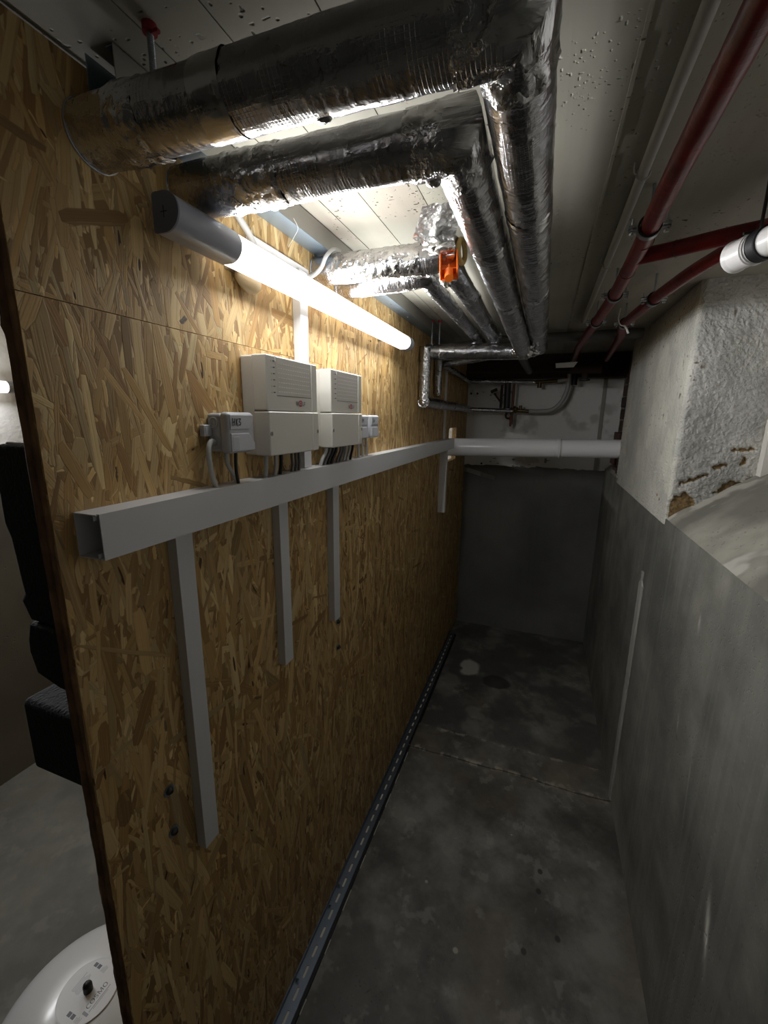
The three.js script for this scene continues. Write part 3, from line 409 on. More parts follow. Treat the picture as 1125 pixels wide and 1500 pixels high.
{ // pair of smaller pipes crossing further back
  const b = thing('insulated_pipe', 'shiny foil-wrapped pipe behind the lamp, ending at the orange valve handle', 'pipe', 'foil-insulated pipes');
  part('insulation_sleeve', foilRun([V(-0.6015, 2.153, -1.09), V(-0.258, 2.155, -1.09), V(-0.258, 2.16, -2.19)], (t, a) => 0.0335 - 0.0055 * sstep(0.3, 0.42, a), 51, { rough: 0.004 }), FOIL, b);
  part('end_wrap', band(V(-0.55, 2.1535, -1.09), V(-0.31, 2.1545, -1.09), 0.0345, 52, 0.006), CRUMPLE, b);
  part('crumpled_joint', [lump(V(-0.27, 2.172, -1.085), 0.042, 12, [1.15, 0.95, 1]), lump(V(-0.262, 2.13, -1.16), 0.02, 14, [1, 1, 1.4])], CRUMPLE, b);
  part('insulation_ring', ring(V(-0.218, 2.165, -1.10), V(1, 0, 0.15), 0.024, 0.006), TAN_FOAM, b);
  for (const z of [-1.5, -2.0]) part('joint_tape', band(V(-0.258, 2.164, z), V(-0.258, 2.164, z - 0.03), 0.0290, -z * 9 | 0, 0.002), TAPE, b);
  part('crumpled_joint', lump(V(-0.252, 2.16, -2.17), 0.032, 16), CRUMPLE, b);
  const flap = new THREE.PlaneGeometry(0.11, 0.13, 50, 50), fp = flap.attributes.position; for (let i = 0; i < fp.count; i++) { const x = fp.getX(i), y = fp.getY(i), e = 1 - 0.25 * ridged(x + 0.5, y + 0.5, 5, 2, 3); const n = ridged(x * 2 + 0.5, y * 2 + 0.5, 9, 3, 71) - 0.6; fp.setXYZ(i, x * e, y * e * (1 - 0.4 * Math.abs(x) / 0.075), n * 0.022); } flap.computeVertexNormals(); const fu = flap.attributes.uv; for (let i = 0; i < fu.count; i++) fu.setXY(i, fu.getX(i) * 0.15, fu.getY(i) * 0.15);
  flap.rotateX(Math.PI / 2 - 0.5); flap.rotateY(0.5); flap.translate(-0.258, 2.203, -1.03); part('loose_foil_flap', flap, std({ color: 0xdadad6, metalness: 0.7, roughness: 0.3, bumpMap: every(creaseHeight.clone(), 0.12), bumpScale: 0.004, side: THREE.DoubleSide }), b, 'loose crumpled foil sheet');
  const hd = new THREE.Group(); hd.name = 'valve_handle'; hd.userData.label = 'orange plastic valve handle'; b.add(hd);
  const bb = (x0, x1, y0, y1, z0, z1) => rbox(x0, x1, y0, y1, z0, z1, 0.0018, 2);
  part('handle_shell', [bb(-0.021, -0.017, -0.034, 0.034, -0.011, 0.012), bb(0.017, 0.021, -0.034, 0.034, -0.011, 0.012), bb(-0.021, 0.021, -0.034, 0.034, -0.014, -0.010), bb(-0.021, 0.021, 0.030, 0.034, -0.011, 0.012), bb(-0.021, 0.021, -0.018, -0.015, -0.011, 0.004), bb(-0.002, 0.002, -0.03, 0.0, -0.011, 0.004)], ORANGE, hd);
  part('handle_peg', cyl(V(0, -0.042, -0.002), V(0, -0.018, -0.002), 0.010, 20), ORANGE, hd);
  hd.rotation.set(-0.62, 0.1, 0.16); hd.position.set(-0.237, 2.125, -1.055);
  part('handle_foil', lump(V(-0.243, 2.158, -1.045), 0.017, 19, [1.5, 0.7, 0.9]), CRUMPLE, b);
  const a = thing('insulated_pipe', 'lower foil-wrapped pipe of the pair behind the lamp, left of the orange handle', 'pipe', 'foil-insulated pipes');
  part('insulation_sleeve', foilRun([V(-0.60, 2.151, -1.228), V(-0.341, 2.158, -1.225), V(-0.341, 2.164, -2.38), V(-0.575, 2.15, -2.40), V(-0.575, 1.91, -2.41)], (t, q) => 0.032 - 0.0075 * sstep(0.2, 0.3, q) - 0.0035 * sstep(1.35, 1.45, q), 61, { rough: 0.003 }), FOIL, a);
  part('elbow_tape', foilRun([V(-0.405, 2.162, -1.226), V(-0.341, 2.162, -1.226), V(-0.341, 2.164, -1.30)], (t) => 0.0335 - 0.006 * t, 65, { rough: 0.008, scale: 50, caps: false }), CRUMPLE, a);
  for (const z of [-1.42, -2.02]) part('joint_tape', band(V(-0.341, 2.163, z), V(-0.341, 2.163, z - 0.03), 0.0258, -z * 7 | 0, 0.002), TAPE, a);
  part('crumpled_joint', lump(V(-0.575, 1.915, -2.41), 0.021, 26, [1, 1, 1], 0.4), CRUMPLE, a);
}
single('pipe_stub', (() => { const g = lump(V(0, 0, 0), 0.026, 31, [1.6, 1, 1], 0.12); g.rotateY(-0.0); g.rotateZ(-0.2); g.scale(0.34, 1, 1.45); g.translate(-0.586, 2.052, -0.785); return g; })(), plastic(0xb09a76, 0.4), 'rounded beige stub on the boards just under the near end of the lamp', 'pipe stub');

// hangers: threaded rods in red wall plugs
function hanger(x, z, y0, label, group) {
  const h = thing('pipe_hanger', label, 'hanger', group); part('threaded_rod', [cyl(V(x, y0, z), V(x, CEIL + 0.006, z), 0.0035, 12), ...Array.from({ length: Math.floor((CEIL - y0) / 0.0022) }, (_, i) => ring(V(x, y0 + i * 0.0022, z), V(0.02, 1, 0.05), 0.0035, 0.0006, 14))], ZINC, h);
  part('wall_plug', cyl(V(x, CEIL - 0.009, z), V(x, CEIL + 0.006, z), 0.0085, 14), RED_PLUG, h, 'red plastic plug'); part('plug_tab', rbox(x - 0.002, x + 0.014, CEIL - 0.011, CEIL - 0.007, z - 0.003, z + 0.003, 0.001), RED_PLUG, h); part('nut', cyl(V(x, y0, z), V(x, y0 + 0.006, z), 0.0065, 6), ZINC, h);
}
hanger(-0.487, -0.487, PY + 0.037, 'short threaded rod in a red plug above the front foil pipe', 'ceiling hangers');
hanger(-0.55, -2.14, 2.128, 'thin rod with red plug above the crossing pipe, beside the board wall');
hanger(-0.515, -2.15, 2.128, 'thin rod with red plug above the crossing pipe, right of the other rod');

// ---------------------------------------------------------------- lamps
function battenLamp(name, label, x, y, z0, z1, cap, sleeve) {
  const l = thing(name, label, 'lamp'), D = (r, k, a, b) => { // D-shaped length between z a and b
    const sh = new THREE.Shape(); sh.moveTo(-0.021, -0.022 * k); sh.lineTo(-0.021, 0.022 * k); sh.quadraticCurveTo(-0.021, r, -0.014, r); sh.lineTo(0, r); sh.absarc(0, 0, r, Math.PI / 2, -Math.PI / 2, true); sh.lineTo(-0.014, -r); sh.quadraticCurveTo(-0.021, -r, -0.021, -0.022 * k); sh.closePath();
    const g = new THREE.ExtrudeGeometry(sh, { depth: Math.abs(b - a), bevelEnabled: false, curveSegments: 24 }); g.translate(x, y, Math.min(a, b)); return g; };
  part('housing', D(0.0268, 1, z0 - 0.003, z0 - sleeve), LAMP_GREY, l); part('housing', D(0.0268, 1, z1 + 0.003, z1 + 0.045), LAMP_GREY, l); part('end_cap', D(0.0275, 1, z0, z0 - 0.003), CAP, l); part('end_cap', D(0.0275, 1, z1, z1 + 0.003), CAP, l);
  part('cap_mark', [box(x - 0.006, x + 0.006, y - 0.0006, y + 0.0006, z0, z0 + 0.0004), box(x - 0.0006, x + 0.0006, y - 0.008, y + 0.008, z0, z0 + 0.0004)], INK, l);
  const glow = part('diffuser', D(0.0255, 1, z0 - sleeve, z1 + 0.045), GLOW, l); void cap;
  for (const z of [z0 - 0.2, z1 + 0.2]) part('mounting_clip', rbox(x - 0.052, x - 0.019, y - 0.017, y + 0.017, z - 0.014, z + 0.014, 0.003), STEEL, l);
  return glow;
}
battenLamp('tube_lamp', 'lit white tube lamp with grey ends running along the board wall under the pipes', -0.549, 2.073, -0.545, -1.752, 0, 0.142);
battenLamp('tube_lamp', 'lit tube lamp on the far left white wall behind the board edge', -2.287, 1.894, -0.35, -1.318, 0, 0.08);

battenLamp('tube_lamp', 'second lit tube lamp on the far left wall, deeper behind the boards', -2.287, 1.894, -2.0, -3.15, 0, 0.08);

// small white duct and cables behind the lamp
single('cable_duct', rbox(-0.6, -0.587, 2.118, 2.140, -0.80, -1.03, 0.002), LID, 'short white mini cable duct on the boards behind the lamp', 'cable duct');
single('cable', sweep([V(-0.594, 2.20, -0.745), V(-0.592, 2.165, -0.765), V(-0.588, 2.135, -0.80), V(-0.588, 2.10, -0.83), V(-0.585, 2.07, -0.86)], 0.0065, { smooth: 30, seg: 14 }), CABLE, 'thick grey cable curving down the boards left of the white mini duct', 'cable');
single('cable', sweep([V(-0.592, 2.128, -1.0), V(-0.578, 2.122, -1.022), V(-0.558, 2.145, -1.040), V(-0.545, 2.172, -1.045), V(-0.536, 2.193, -1.066), V(-0.53, 2.1965, -1.09)], 0.0048, { smooth: 30, seg: 14 }), CABLE, 'grey cable looping from the mini duct over the shiny foil pipe', 'cable');
single('cable', sweep([V(-0.588, 2.12, -0.93), V(-0.58, 2.10, -0.955), V(-0.575, 2.085, -0.985), V(-0.58, 2.10, -1.01)], 0.0034, { smooth: 24, seg: 12 }), CABLE, 'thin pale cable sagging under the white mini duct', 'cable');
single('string', sweep([V(-0.547, 2.20, -0.90), V(-0.546, 2.188, -0.915), V(-0.57, 2.182, -0.94), V(-0.594, 2.165, -0.95)], 0.00035, { smooth: 24, seg: 6 }), plastic(0xd8d8d6), 'thin loose white string hanging from the zinc channel', 'string');

// ---------------------------------------------------------------- cable trunking on the boards
{ const t = thing('cable_raceway', 'large white cable trunk running level along the board wall, hollow at the near end', 'cable trunk'), z0 = -0.388, z1 = -2.845, y0 = 1.586, y1 = 1.65, x1 = -0.553, k = 0.0018;
  part('trunk_base', [box(OX + 0.0005, OX + k, y0, y1, z0, z1), box(OX + k, x1 - 0.003, y1 - k, y1, z0, z1), box(OX + k, x1 - 0.003, y0, y0 + k, z0, z1), box(x1 - 0.009, x1 - 0.0075, y1 - 0.009, y1 - k, z0, z1), box(x1 - 0.009, x1 - 0.0075, y0 + k, y0 + 0.008, z0, z1)], TRUNK, t);
  part('trunk_lid', [box(x1 - k, x1, y0 - 0.001, y1 + 0.0005, z0 - 0.003, z1), box(x1 - 0.006, x1 - k, y1 - 0.0006, y1 + 0.0006, z0 - 0.003, z1), box(x1 - 0.006, x1 - k, y0 - 0.0012, y0 - 0.0002, z0 - 0.003, z1)], LID, t); }
const strips = 'narrow vertical cable ducts on the board wall';
function duct(label, z0, z1, y0, y1, depth, shadow) { const t = thing('vertical_duct', label, 'cable duct', shadow), k = 0.0016, x = OX + depth; part('duct_base', [box(OX + 0.0004, OX + k, y0, y1, z0, z1), box(OX + k, x - k, y0, y1, z0, z0 - k), box(OX + k, x - k, y0, y1, z1 + k, z1)], TRUNK, t); part('duct_lid', rbox(x - k, x, y0, y1, z0 + 0.0004, z1 - 0.0004, 0.0007, 2), LID, t); }
duct('longest white duct dropping from the trunk, nearest the camera', -0.537, -0.574, 0.909, 1.5848, 0.0215, strips);
duct('second white duct dropping from the trunk, ending by chest height', -0.847, -0.884, 1.147, 1.5848, 0.0215, strips);
duct('third white duct dropping from the trunk, on the board joint', -1.129, -1.168, 1.138, 1.5848, 0.0215, strips);
duct('short deep white duct at the far end of the trunk', -2.633, -2.668, 1.188, 1.5848, 0.045, strips);
duct('white duct rising from the trunk behind the larger control box to the pipes', -0.971, -1.006, 1.651, 2.125, 0.0215, strips);
duct('slim white duct rising at the far end beside the dropping foil pipe', -2.70, -2.728, 1.651, 2.16, 0.010, strips);

// ---------------------------------------------------------------- control boxes
function controlBox(name, label, z0, z1) {
  const c = thing(name, label, 'control box', 'white control boxes above the trunk'), y0 = 1.70, y1 = 1.905, ym = 1.793, zw = z0 - z1;
  part('housing_back', rbox(OX + 0.0004, -0.568, y0 + 0.001, y1 - 0.001, z0 - 0.001, z1 + 0.001, 0.004), HOUSING, c);
  const up = part('upper_cover', rbox(-0.5705, -0.5352, ym + 0.0008, y1, z0, z1, 0.003), COVER, c), lo = part('terminal_cover', rbox(-0.5705, -0.5325, y0, ym - 0.0008, z0, z1, 0.003), COVER, c);
  const g = []; for (let r = 0; r < 7; r++) for (let k = 0; k < 14; k++) { const z = z0 - 0.04 - (zw - 0.075) * (k + 0.15) / 14, y = y1 - 0.0145 - r * 0.0095; g.push(box(-0.5354, -0.5348, y - 0.0007, y + 0.0007, z, z - (zw - 0.075) / 14 * 0.62)); }
  const vent = part('vent_slots', g, plastic(0xeceae4, 0.5), up); vent.userData.kind = 'stuff';
  part('vent_field', rbox(-0.5356, -0.53495, ym + 0.033, y1 - 0.003, z0 - 0.034, z1 + 0.03, 0.0002, 1), GROOVE, up); part('field_line', box(-0.5356, -0.5346, ym + 0.0315, ym + 0.033, z0 - 0.034, z1 + 0.03), plastic(0x7d7b76, 0.6), up);
  for (const z of [z1 + 0.028, z0 - 0.032]) { part('cover_rib', rbox(-0.5354, -0.5336, z > (z0 + z1) / 2 ? y1 - 0.012 : ym + 0.002, y1 - 0.0005, z - 0.0008, z + 0.0008, 0.0004, 1), COVER, up); } part('cover_rib', rbox(-0.5327, -0.5312, y0 + 0.002, ym - 0.002, z1 + 0.0272, z1 + 0.0288, 0.0004, 1), COVER, lo);
  for (let k = 0; k < 6; k++) { part('indicator_slot', rbox(-0.5354, -0.5347, y1 - 0.0125 - k * 0.0125, y1 - 0.0105 - k * 0.0125, z0 - 0.0225, z0 - 0.0295, 0.0003, 1), INK, up); part('tick_mark', box(-0.5354, -0.5349, y1 - 0.0135 - k * 0.0125, y1 - 0.0108 - k * 0.0125, z0 - 0.0165, z0 - 0.0175), plastic(0x6c6a66), up); }
  const lg = new THREE.PlaneGeometry(0.043, 0.016); lg.rotateY(Math.PI / 2); lg.translate(-0.53490, ym + 0.0185, z0 - zw * 0.615);
  part('logo_print', lg, printed(256, 96, (q, w, h) => { q.fillStyle = '#6d6f74'; q.font = 'bold 78px sans-serif'; q.textBaseline = 'middle'; q.textAlign = 'center'; q.fillText('W', 46, h / 2 + 4); q.fillStyle = '#b3202c'; q.fillRect(90, 8, 64, h - 16); q.fillStyle = '#e9d9d6'; q.beginPath(); q.ellipse(122, h / 2, 20, 26, 0, 0, 7); q.fill(); q.fillStyle = '#b3202c'; q.beginPath(); q.ellipse(126, h / 2, 12, 17, 0, 0, 7); q.fill(); q.fillStyle = '#6d6f74'; q.fillText('LF', 206, h / 2 + 4); }), up);
  for (const z of [z0 - 0.006, z1 + 0.006]) { const s = part('cover_screw', cyl(V(-0.5330, 1.7465, z), V(-0.5318, 1.7465, z), 0.0048, 18), plastic(0x9b9a94, 0.5), lo); part('screw_slot', box(-0.5319, -0.5315, 1.7435, 1.7495, z - 0.0008, z + 0.0008), INK, s); }
  return c;
}
controlBox('control_box', 'white control box nearer the camera, behind the grey box marked HK3', -0.759, -0.966);
controlBox('control_box', 'white control box further along, right of the other one', -1.041, -1.2445);
function scrawl(text) { return printed(256, 192, (q, w, h) => { q.strokeStyle = '#15151d'; q.lineWidth = 17; q.lineCap = q.lineJoin = 'round'; const L = (...p) => { q.beginPath(); p.forEach(([x, y], i) => (i ? q.lineTo(x, y) : q.moveTo(x, y))); q.stroke(); };
  if (text === 'HK3') { L([30, 35], [34, 160]); L([78, 40], [76, 150]); L([32, 98], [78, 92]); L([118, 40], [116, 150]); L([150, 40], [126, 92], [150, 165]); L([178, 42], [226, 40], [190, 92], [226, 112], [218, 146], [176, 150]); }
  else if (text === 'HM') { L([40, 40], [40, 150]); L([96, 40], [94, 150]); L([40, 95], [94, 92]); L([128, 150], [134, 40], [168, 110], [206, 36], [210, 150]); }
  else { L([30, 45], [84, 42], [36, 148], [92, 146]); L([112, 50], [122, 148], [146, 90], [164, 146], [200, 46]); L([206, 100], [228, 96]); } }); }
function junctionBox(name, label, z0, z1, x1, text) {
  const j = thing(name, label, 'junction box', 'grey junction boxes'), y0 = 1.7125, y1 = 1.789, xm = OX + (x1 - OX) * 0.6, w = z0 - z1;
  part('box_body', rbox(OX + 0.0004, xm + 0.002, y0 + 0.002, y1 - 0.002, z0 - 0.003, z1 + 0.003, 0.007, 4), BOX_GREY, j); const lid = part('lid', rbox(xm, x1, y0, y1, z0, z1, 0.0075, 4), BOX_GREY, j);
  const pad = plastic(0xc3c5ca, 0.42), poly = (pts, a, b) => { const s = new THREE.Shape(pts.map(([u, v]) => new THREE.Vector2(u, v))), g = new THREE.ExtrudeGeometry(s, { depth: b - a, bevelEnabled: true, bevelSize: 0.0012, bevelThickness: 0.0006, bevelSegments: 2 }); g.rotateY(Math.PI / 2); g.translate(a, 0, z0); return g; };
  part('lid_field', poly([[0.006, y0 + 0.046], [w * 0.74, y0 + 0.046], [w * 0.92, y0 + 0.062], [w * 0.92, y1 - 0.006], [0.006, y1 - 0.006]], x1 - 0.0008, x1 + 0.0006), pad, lid);
  part('lid_field', poly([[0.006, y0 + 0.005], [w * 0.94, y0 + 0.005], [w * 0.94, y0 + 0.018], [w * 0.72, y0 + 0.036], [0.006, y0 + 0.036]], x1 - 0.0008, x1 + 0.0012), pad, lid);
  part('label_window', rbox(x1 - 0.001, x1 + 0.0022, y0 + 0.007, y0 + 0.0315, z0 - 0.0085, z0 - 0.026, 0.0005, 1), BOX_GREY, lid);
  for (const [z, y] of [[z1 + 0.007, y0 + 0.043], [z1 + 0.007, y0 + 0.0405]]) part('lid_mark', box(x1 - 0.0002, x1 + 0.0006, y - 0.0006, y + 0.0006, z - 0.002, z + 0.002), pad, lid);
  for (const y of [y0 + 0.022, y1 - 0.02]) { part('cable_entry', [ring(V((OX + xm) / 2 + 0.001, y, z0 - 0.003), V(0, 0, 1), 0.0095, 0.0016, 24), ring(V((OX + xm) / 2 + 0.001, y, z0 - 0.003), V(0, 0, 1), 0.0045, 0.001, 20)], BOX_GREY, j); }
  const pr = new THREE.PlaneGeometry(0.03, 0.0205); pr.rotateY(Math.PI / 2); pr.translate(x1 + 0.0014, y1 - 0.018, z0 - 0.021); part('handwriting', pr, scrawl(text), lid);
}
junctionBox('junction_box', 'grey junction box marked HK3 at the near end above the trunk', -0.650, -0.727, -0.5465, 'HK3');
{ const c = thing('wall_clip', 'small grey plastic clip on the boards left of the junction box marked HK3', 'clip'); part('clip_plate', rbox(OX + 0.0004, -0.588, 1.744, 1.7655, -0.6335, -0.653, 0.002), BOX_GREY, c); part('clip_slot', rbox(-0.5885, -0.5872, 1.748, 1.761, -0.638, -0.6405, 0.0004, 1), plastic(0xd8d8da), c); }
junctionBox('junction_box', 'grey junction box half hidden by the further control box', -1.268, -1.345, -0.553, 'HM');
junctionBox('junction_box', 'small grey junction box last in the row, furthest from the camera', -1.366, -1.443, -0.553, 'ZW');

// cables dropping from the boxes into the trunk
let K = 0;
function dropCable(label, pts, r, mat, group) { single('drop_cable', sweep(pts.map((p) => V(...p)), r, { smooth: 22, seg: 12 }), mat, label, 'cable', group); K++; }
dropCable('thick grey cable bending out of the lower side entry of the junction box marked HK3', [[-0.582, 1.7345, -0.651], [-0.580, 1.735, -0.640], [-0.577, 1.722, -0.629], [-0.575, 1.69, -0.628], [-0.574, 1.665, -0.632], [-0.574, 1.648, -0.639]], 0.0048, CABLE);
dropCable('grey cable from under the junction box marked HK3, left of the black one', [[-0.578, 1.716, -0.676], [-0.578, 1.69, -0.678], [-0.574, 1.668, -0.688], [-0.57, 1.648, -0.694]], 0.0042, CABLE);
dropCable('black cable from under the junction box marked HK3', [[-0.568, 1.716, -0.692], [-0.568, 1.68, -0.69], [-0.566, 1.648, -0.692]], 0.0034, CABLE_BLACK);
for (const [z, dz, r, m, l] of [[-0.787, 0.004, 0.0048, CABLE, 'thick grey cable at the left under the nearer control box'], [-0.824, 0.003, 0.0042, CABLE, 'grey cable beside the black one under the nearer control box'], [-0.845, 0.002, 0.0042, CABLE_BLACK, 'black cable under the nearer control box'], [-0.893, 0.01, 0.0036, CABLE_DARK, 'leftmost of three dark cables under the nearer control box'], [-0.909, 0.009, 0.0036, CABLE_DARK, 'middle of three dark cables under the nearer control box'], [-0.925, 0.008, 0.0036, CABLE_DARK, 'rightmost of three dark cables under the nearer control box']])
  dropCable(l, [[-0.566, 1.706, z], [-0.566, 1.685, z + dz * 0.2], [-0.568, 1.668, z - dz * 0.3], [-0.572, 1.648, z - dz * 0.4]], r, m);
[[-1.047, 0.022, 0.0048, CABLE, 'leftmost pale cable slanting under the further control box'], [-1.070, 0.02, 0.0044, CABLE_DARK, 'second cable from the left under the further control box, grey'], [-1.090, 0.02, 0.0044, CABLE_BLACK, 'first black cable from the left under the further control box'], [-1.112, 0.02, 0.0044, CABLE_BLACK, 'second black cable from the left under the further control box'], [-1.145, 0.012, 0.0040, CABLE_DARK, 'left one of two dark cables in the middle under the further control box'], [-1.162, 0.008, 0.0044, CABLE_DARK, 'right one of two dark cables in the middle under the further control box'], [-1.185, 0.0, 0.0044, CABLE, 'pale straight cable right of the middle under the further control box'], [-1.210, 0.006, 0.0044, CABLE, 'pale cable left of the rightmost black one under the further control box'], [-1.234, 0.002, 0.0038, CABLE_BLACK, 'rightmost black cable under the further control box']]
  .forEach(([z, dz, r, m, l]) => dropCable(l, [[-0.561, 1.706, z - dz * 0.5], [-0.562, 1.685, z - dz * 0.35], [-0.566, 1.667, z + dz * 0.2], [-0.57, 1.648, z + dz * 0.5]], r, m));
[[-1.318, 'grey cable under the junction box beside the further control box'], [-1.352, 'thin grey cable between the two last junction boxes'], [-1.388, 'grey cable under the last small junction box']].forEach(([z, l], i) => dropCable(l, [[-0.58, i === 1 ? 1.75 : 1.716, z], [-0.58, 1.69, z - 0.002], [-0.578, 1.67, z], [-0.577, 1.648, z + 0.002]], i === 1 ? 0.0036 : 0.0046, CABLE));

// screws in the boards
function wallBolt(z, y, label) { const b = thing('wall_bolt', label, 'bolt'); part('washer', cyl(V(OX, y, z), V(OX + 0.002, y, z), 0.0115, 24), ZINC, b); part('bolt_head', new THREE.SphereGeometry(0.0072, 18, 10, 0, Math.PI * 2, 0, Math.PI / 2).rotateZ(-Math.PI / 2).translate(OX + 0.002, y, z), DARK_STEEL, b); part('socket', cyl(V(OX + 0.008, y, z), V(OX + 0.0094, y, z), 0.003, 6), INK, b); }
wallBolt(-0.484, 1.097, 'upper dark bolt with washer in the boards left of the longest duct'); wallBolt(-0.484, 1.004, 'lower dark bolt with washer in the boards left of the longest duct');
wallBolt(-1.192, 1.105, 'bolt with washer just under the third duct'); wallBolt(-1.192, 1.010, 'bolt with washer a little below the third duct');
single('screw', cyl(V(OX - 0.001, 1.021, -1.36), V(OX + 0.0015, 1.021, -1.36), 0.005, 14), STEEL, 'single bright screw head in the boards right of the third duct', 'screw');

{ // slotted rail on the floor along the boards
  const r = thing('floor_rail', 'long slotted zinc rail screwed down along the foot of the board wall', 'rail'), sh = new THREE.Shape([[0.36, -0.597], [3.28, -0.597], [3.28, -0.556], [0.36, -0.556]].map((p) => new THREE.Vector2(...p)));
  for (let z = 0.40; z < 3.24; z += 0.0585) { const h = new THREE.Path(); h.moveTo(z, -0.5795); h.lineTo(z + 0.027, -0.5795); h.absarc(z + 0.027, -0.5755, 0.004, -Math.PI / 2, Math.PI / 2, false); h.lineTo(z, -0.5715); h.absarc(z, -0.5755, 0.004, Math.PI / 2, Math.PI * 1.5, false); h.closePath(); sh.holes.push(h); }
  const g = new THREE.ExtrudeGeometry(sh, { depth: 0.002, bevelEnabled: false, curveSegments: 6 }), p = g.attributes.position; for (let i = 0; i < p.count; i++) { const a = p.getX(i), b = p.getY(i), c = p.getZ(i); p.setXYZ(i, b, 0.012 + c, -a); } g.computeVertexNormals();
  part('rail_web', g, RAIL, r); part('rail_flange', box(-0.5995, -0.5975, 0.012, 0.03, -0.36, -3.28), RAIL, r);
  part('rail_side', box(-0.557, -0.5555, 0.006, 0.0125, -0.36, -3.28), ZINC, r); part('sealing_strip', [box(-0.5555, -0.545, 0.0, 0.009, -0.36, -1.95), box(-0.5555, -0.545, 0.007, 0.012, -1.96, -2.13), box(-0.5555, -0.545, -0.012, 0.009, -2.135, -3.28)], RUBBER, r, 'black rubber strip');
  part('bedding', [box(-0.594, -0.5576, 0.0005, 0.0112, -0.37, -1.95), box(-0.594, -0.5576, 0.0075, 0.0112, -1.96, -2.13), box(-0.594, -0.5576, -0.0115, 0.0112, -2.14, -3.27)], plastic(0xdcd8ca, 0.9), r, 'pale mortar seen through the slots');
  for (const z of [-0.58, -0.85, -1.075, -1.15, -1.505, -1.81, -1.88, -2.2, -2.52, -2.65, -2.93, -3.2]) { const s = part('rail_screw', cyl(V(-0.5905, 0.014, z), V(-0.5905, 0.024, z), 0.0022, 10), STEEL, r); part('screw_head', cyl(V(-0.594, 0.022, z), V(-0.583, 0.026, z + 0.001), 0.0026, 10), STEEL, s); }
  const q = rng(71); for (let z = -0.4; z > -1.9; z -= 0.10 + 0.09 * q()) part('mortar_bead', rbox(-0.5455, -0.5415, -0.001, 0.003, z, z - 0.03 - 0.05 * q(), 0.0015, 2), plastic(0xb9b5a6, 0.9), r);
}

// ---------------------------------------------------------------- red pipes and fittings on the right
function pipeClamp(label, c, dir, r, group) {
  const k = thing('pipe_clamp', label, 'pipe clamp', group), d = V(...dir).normalize(), C = V(...c), s = V(0, 1, 0).cross(d).normalize(), arc = (R, t, w) => { const g = new THREE.CylinderGeometry(R, R, w, 30, 1, true); const i = new THREE.CylinderGeometry(R - t, R - t, w, 30, 1, true); const e = [0.5, -0.5].map((f) => { const q = new THREE.RingGeometry(R - t, R, 30); q.rotateX(f > 0 ? -Math.PI / 2 : Math.PI / 2); q.translate(0, w * f, 0); return q; }); return [g, i, ...e].map((q) => { q.applyQuaternion(new THREE.Quaternion().setFromUnitVectors(V(0, 1, 0), d)); q.translate(C.x, C.y, C.z); return q; }); };
  part('rubber_lining', arc(r + 0.0038, 0.0034, 0.021), RUBBER, k); part('band', arc(r + 0.005, 0.0012, 0.0165), STEEL, k);
  for (const f of [-1, 1]) { const a = C.clone().addScaledVector(s, f * (r + 0.004)), b = C.clone().addScaledVector(s, f * (r + 0.020)); part('flange', [sweep([a.clone().add(V(0, 0.003, 0)), b.clone().add(V(0, 0.003, 0))], 0.004, { seg: 8 }), sweep([a.clone().add(V(0, -0.004, 0)), b.clone().add(V(0, -0.004, 0))], 0.0032, { seg: 8 })], STEEL, k); const m = C.clone().addScaledVector(s, f * (r + 0.013)); part('clamp_screw', [cyl(m.clone().add(V(0, -0.012, 0)), m.clone().add(V(0, 0.018, 0)), 0.0022, 10), cyl(m.clone().add(V(0, -0.013, 0)), m.clone().add(V(0, -0.009, 0)), 0.005, 12)], STEEL, k); }
  part('threaded_rod', cyl(C.clone().add(V(0, r + 0.003, 0)), V(C.x, CEIL + 0.006, C.z), 0.0035, 12), ZINC, k);
}
const RY = 2.164;
{ const p = thing('red_pipe', 'large red-wrapped pipe running under the ceiling on the right with a branch to the right', 'pipe', 'red pipes');
  part('pipe_run', sweep([V(0.158, RY, 0.6), V(0.157, RY, -0.6), V(0.160, RY, -0.95), V(0.168, RY, -1.2), V(0.170, RY, -1.62), V(0.160, RY, -1.9), V(0.136, RY, -2.6), V(0.137, RY - 0.02, -3.3)], 0.0178, { bend: 0.12, step: 0.012, seg: 28, rough: 0.001, scale: 40, seed: 81 }), RED, p);
  part('branch_pipe', sweep([V(0.17, RY, -1.265), V(0.24, RY, -1.235), V(0.33, RY, -1.185), V(0.72, RY, -1.05)], 0.0172, { bend: 0.05, step: 0.012, seg: 26, rough: 0.001, scale: 40, seed: 84 }), RED, p);
  for (const z of [-1.16, -1.37]) part('wrap_seam', ring(V(0.169, RY, z), V(0.02, 0, -1), 0.0181, 0.0008), plastic(0x30090b), p); part('wrap_seam', ring(V(0.245, RY, -1.232), V(0.09, 0, 0.05), 0.0176, 0.0008), plastic(0x30090b), p); }
{ const p = thing('red_pipe', 'thinner red-wrapped pipe slanting under the branch toward the pier', 'pipe', 'red pipes');
  part('pipe_run', sweep([V(0.41, RY - 0.004, -1.03), V(0.355, RY - 0.004, -1.27), V(0.325, RY, -1.43), V(0.292, RY, -1.706), V(0.2635, RY, -2.1), V(0.295, RY, -2.32), V(0.338, RY, -3.2)], 0.0172, { bend: 0.07, step: 0.012, seg: 26, rough: 0.001, scale: 40, seed: 87 }), RED, p); }
pipeClamp('steel clamp round the large red pipe, before its branch', [0.163, RY, -1.085], [0.03, 0, -1], 0.0178, 'pipe clamps'); pipeClamp('steel clamp round the large red pipe, beyond its branch', [0.170, RY, -1.60], [0, 0, -1], 0.0178, 'pipe clamps'); pipeClamp('furthest steel clamp round the large red pipe', [0.158, RY, -2.0], [-0.08, 0, -1], 0.0178, 'pipe clamps');
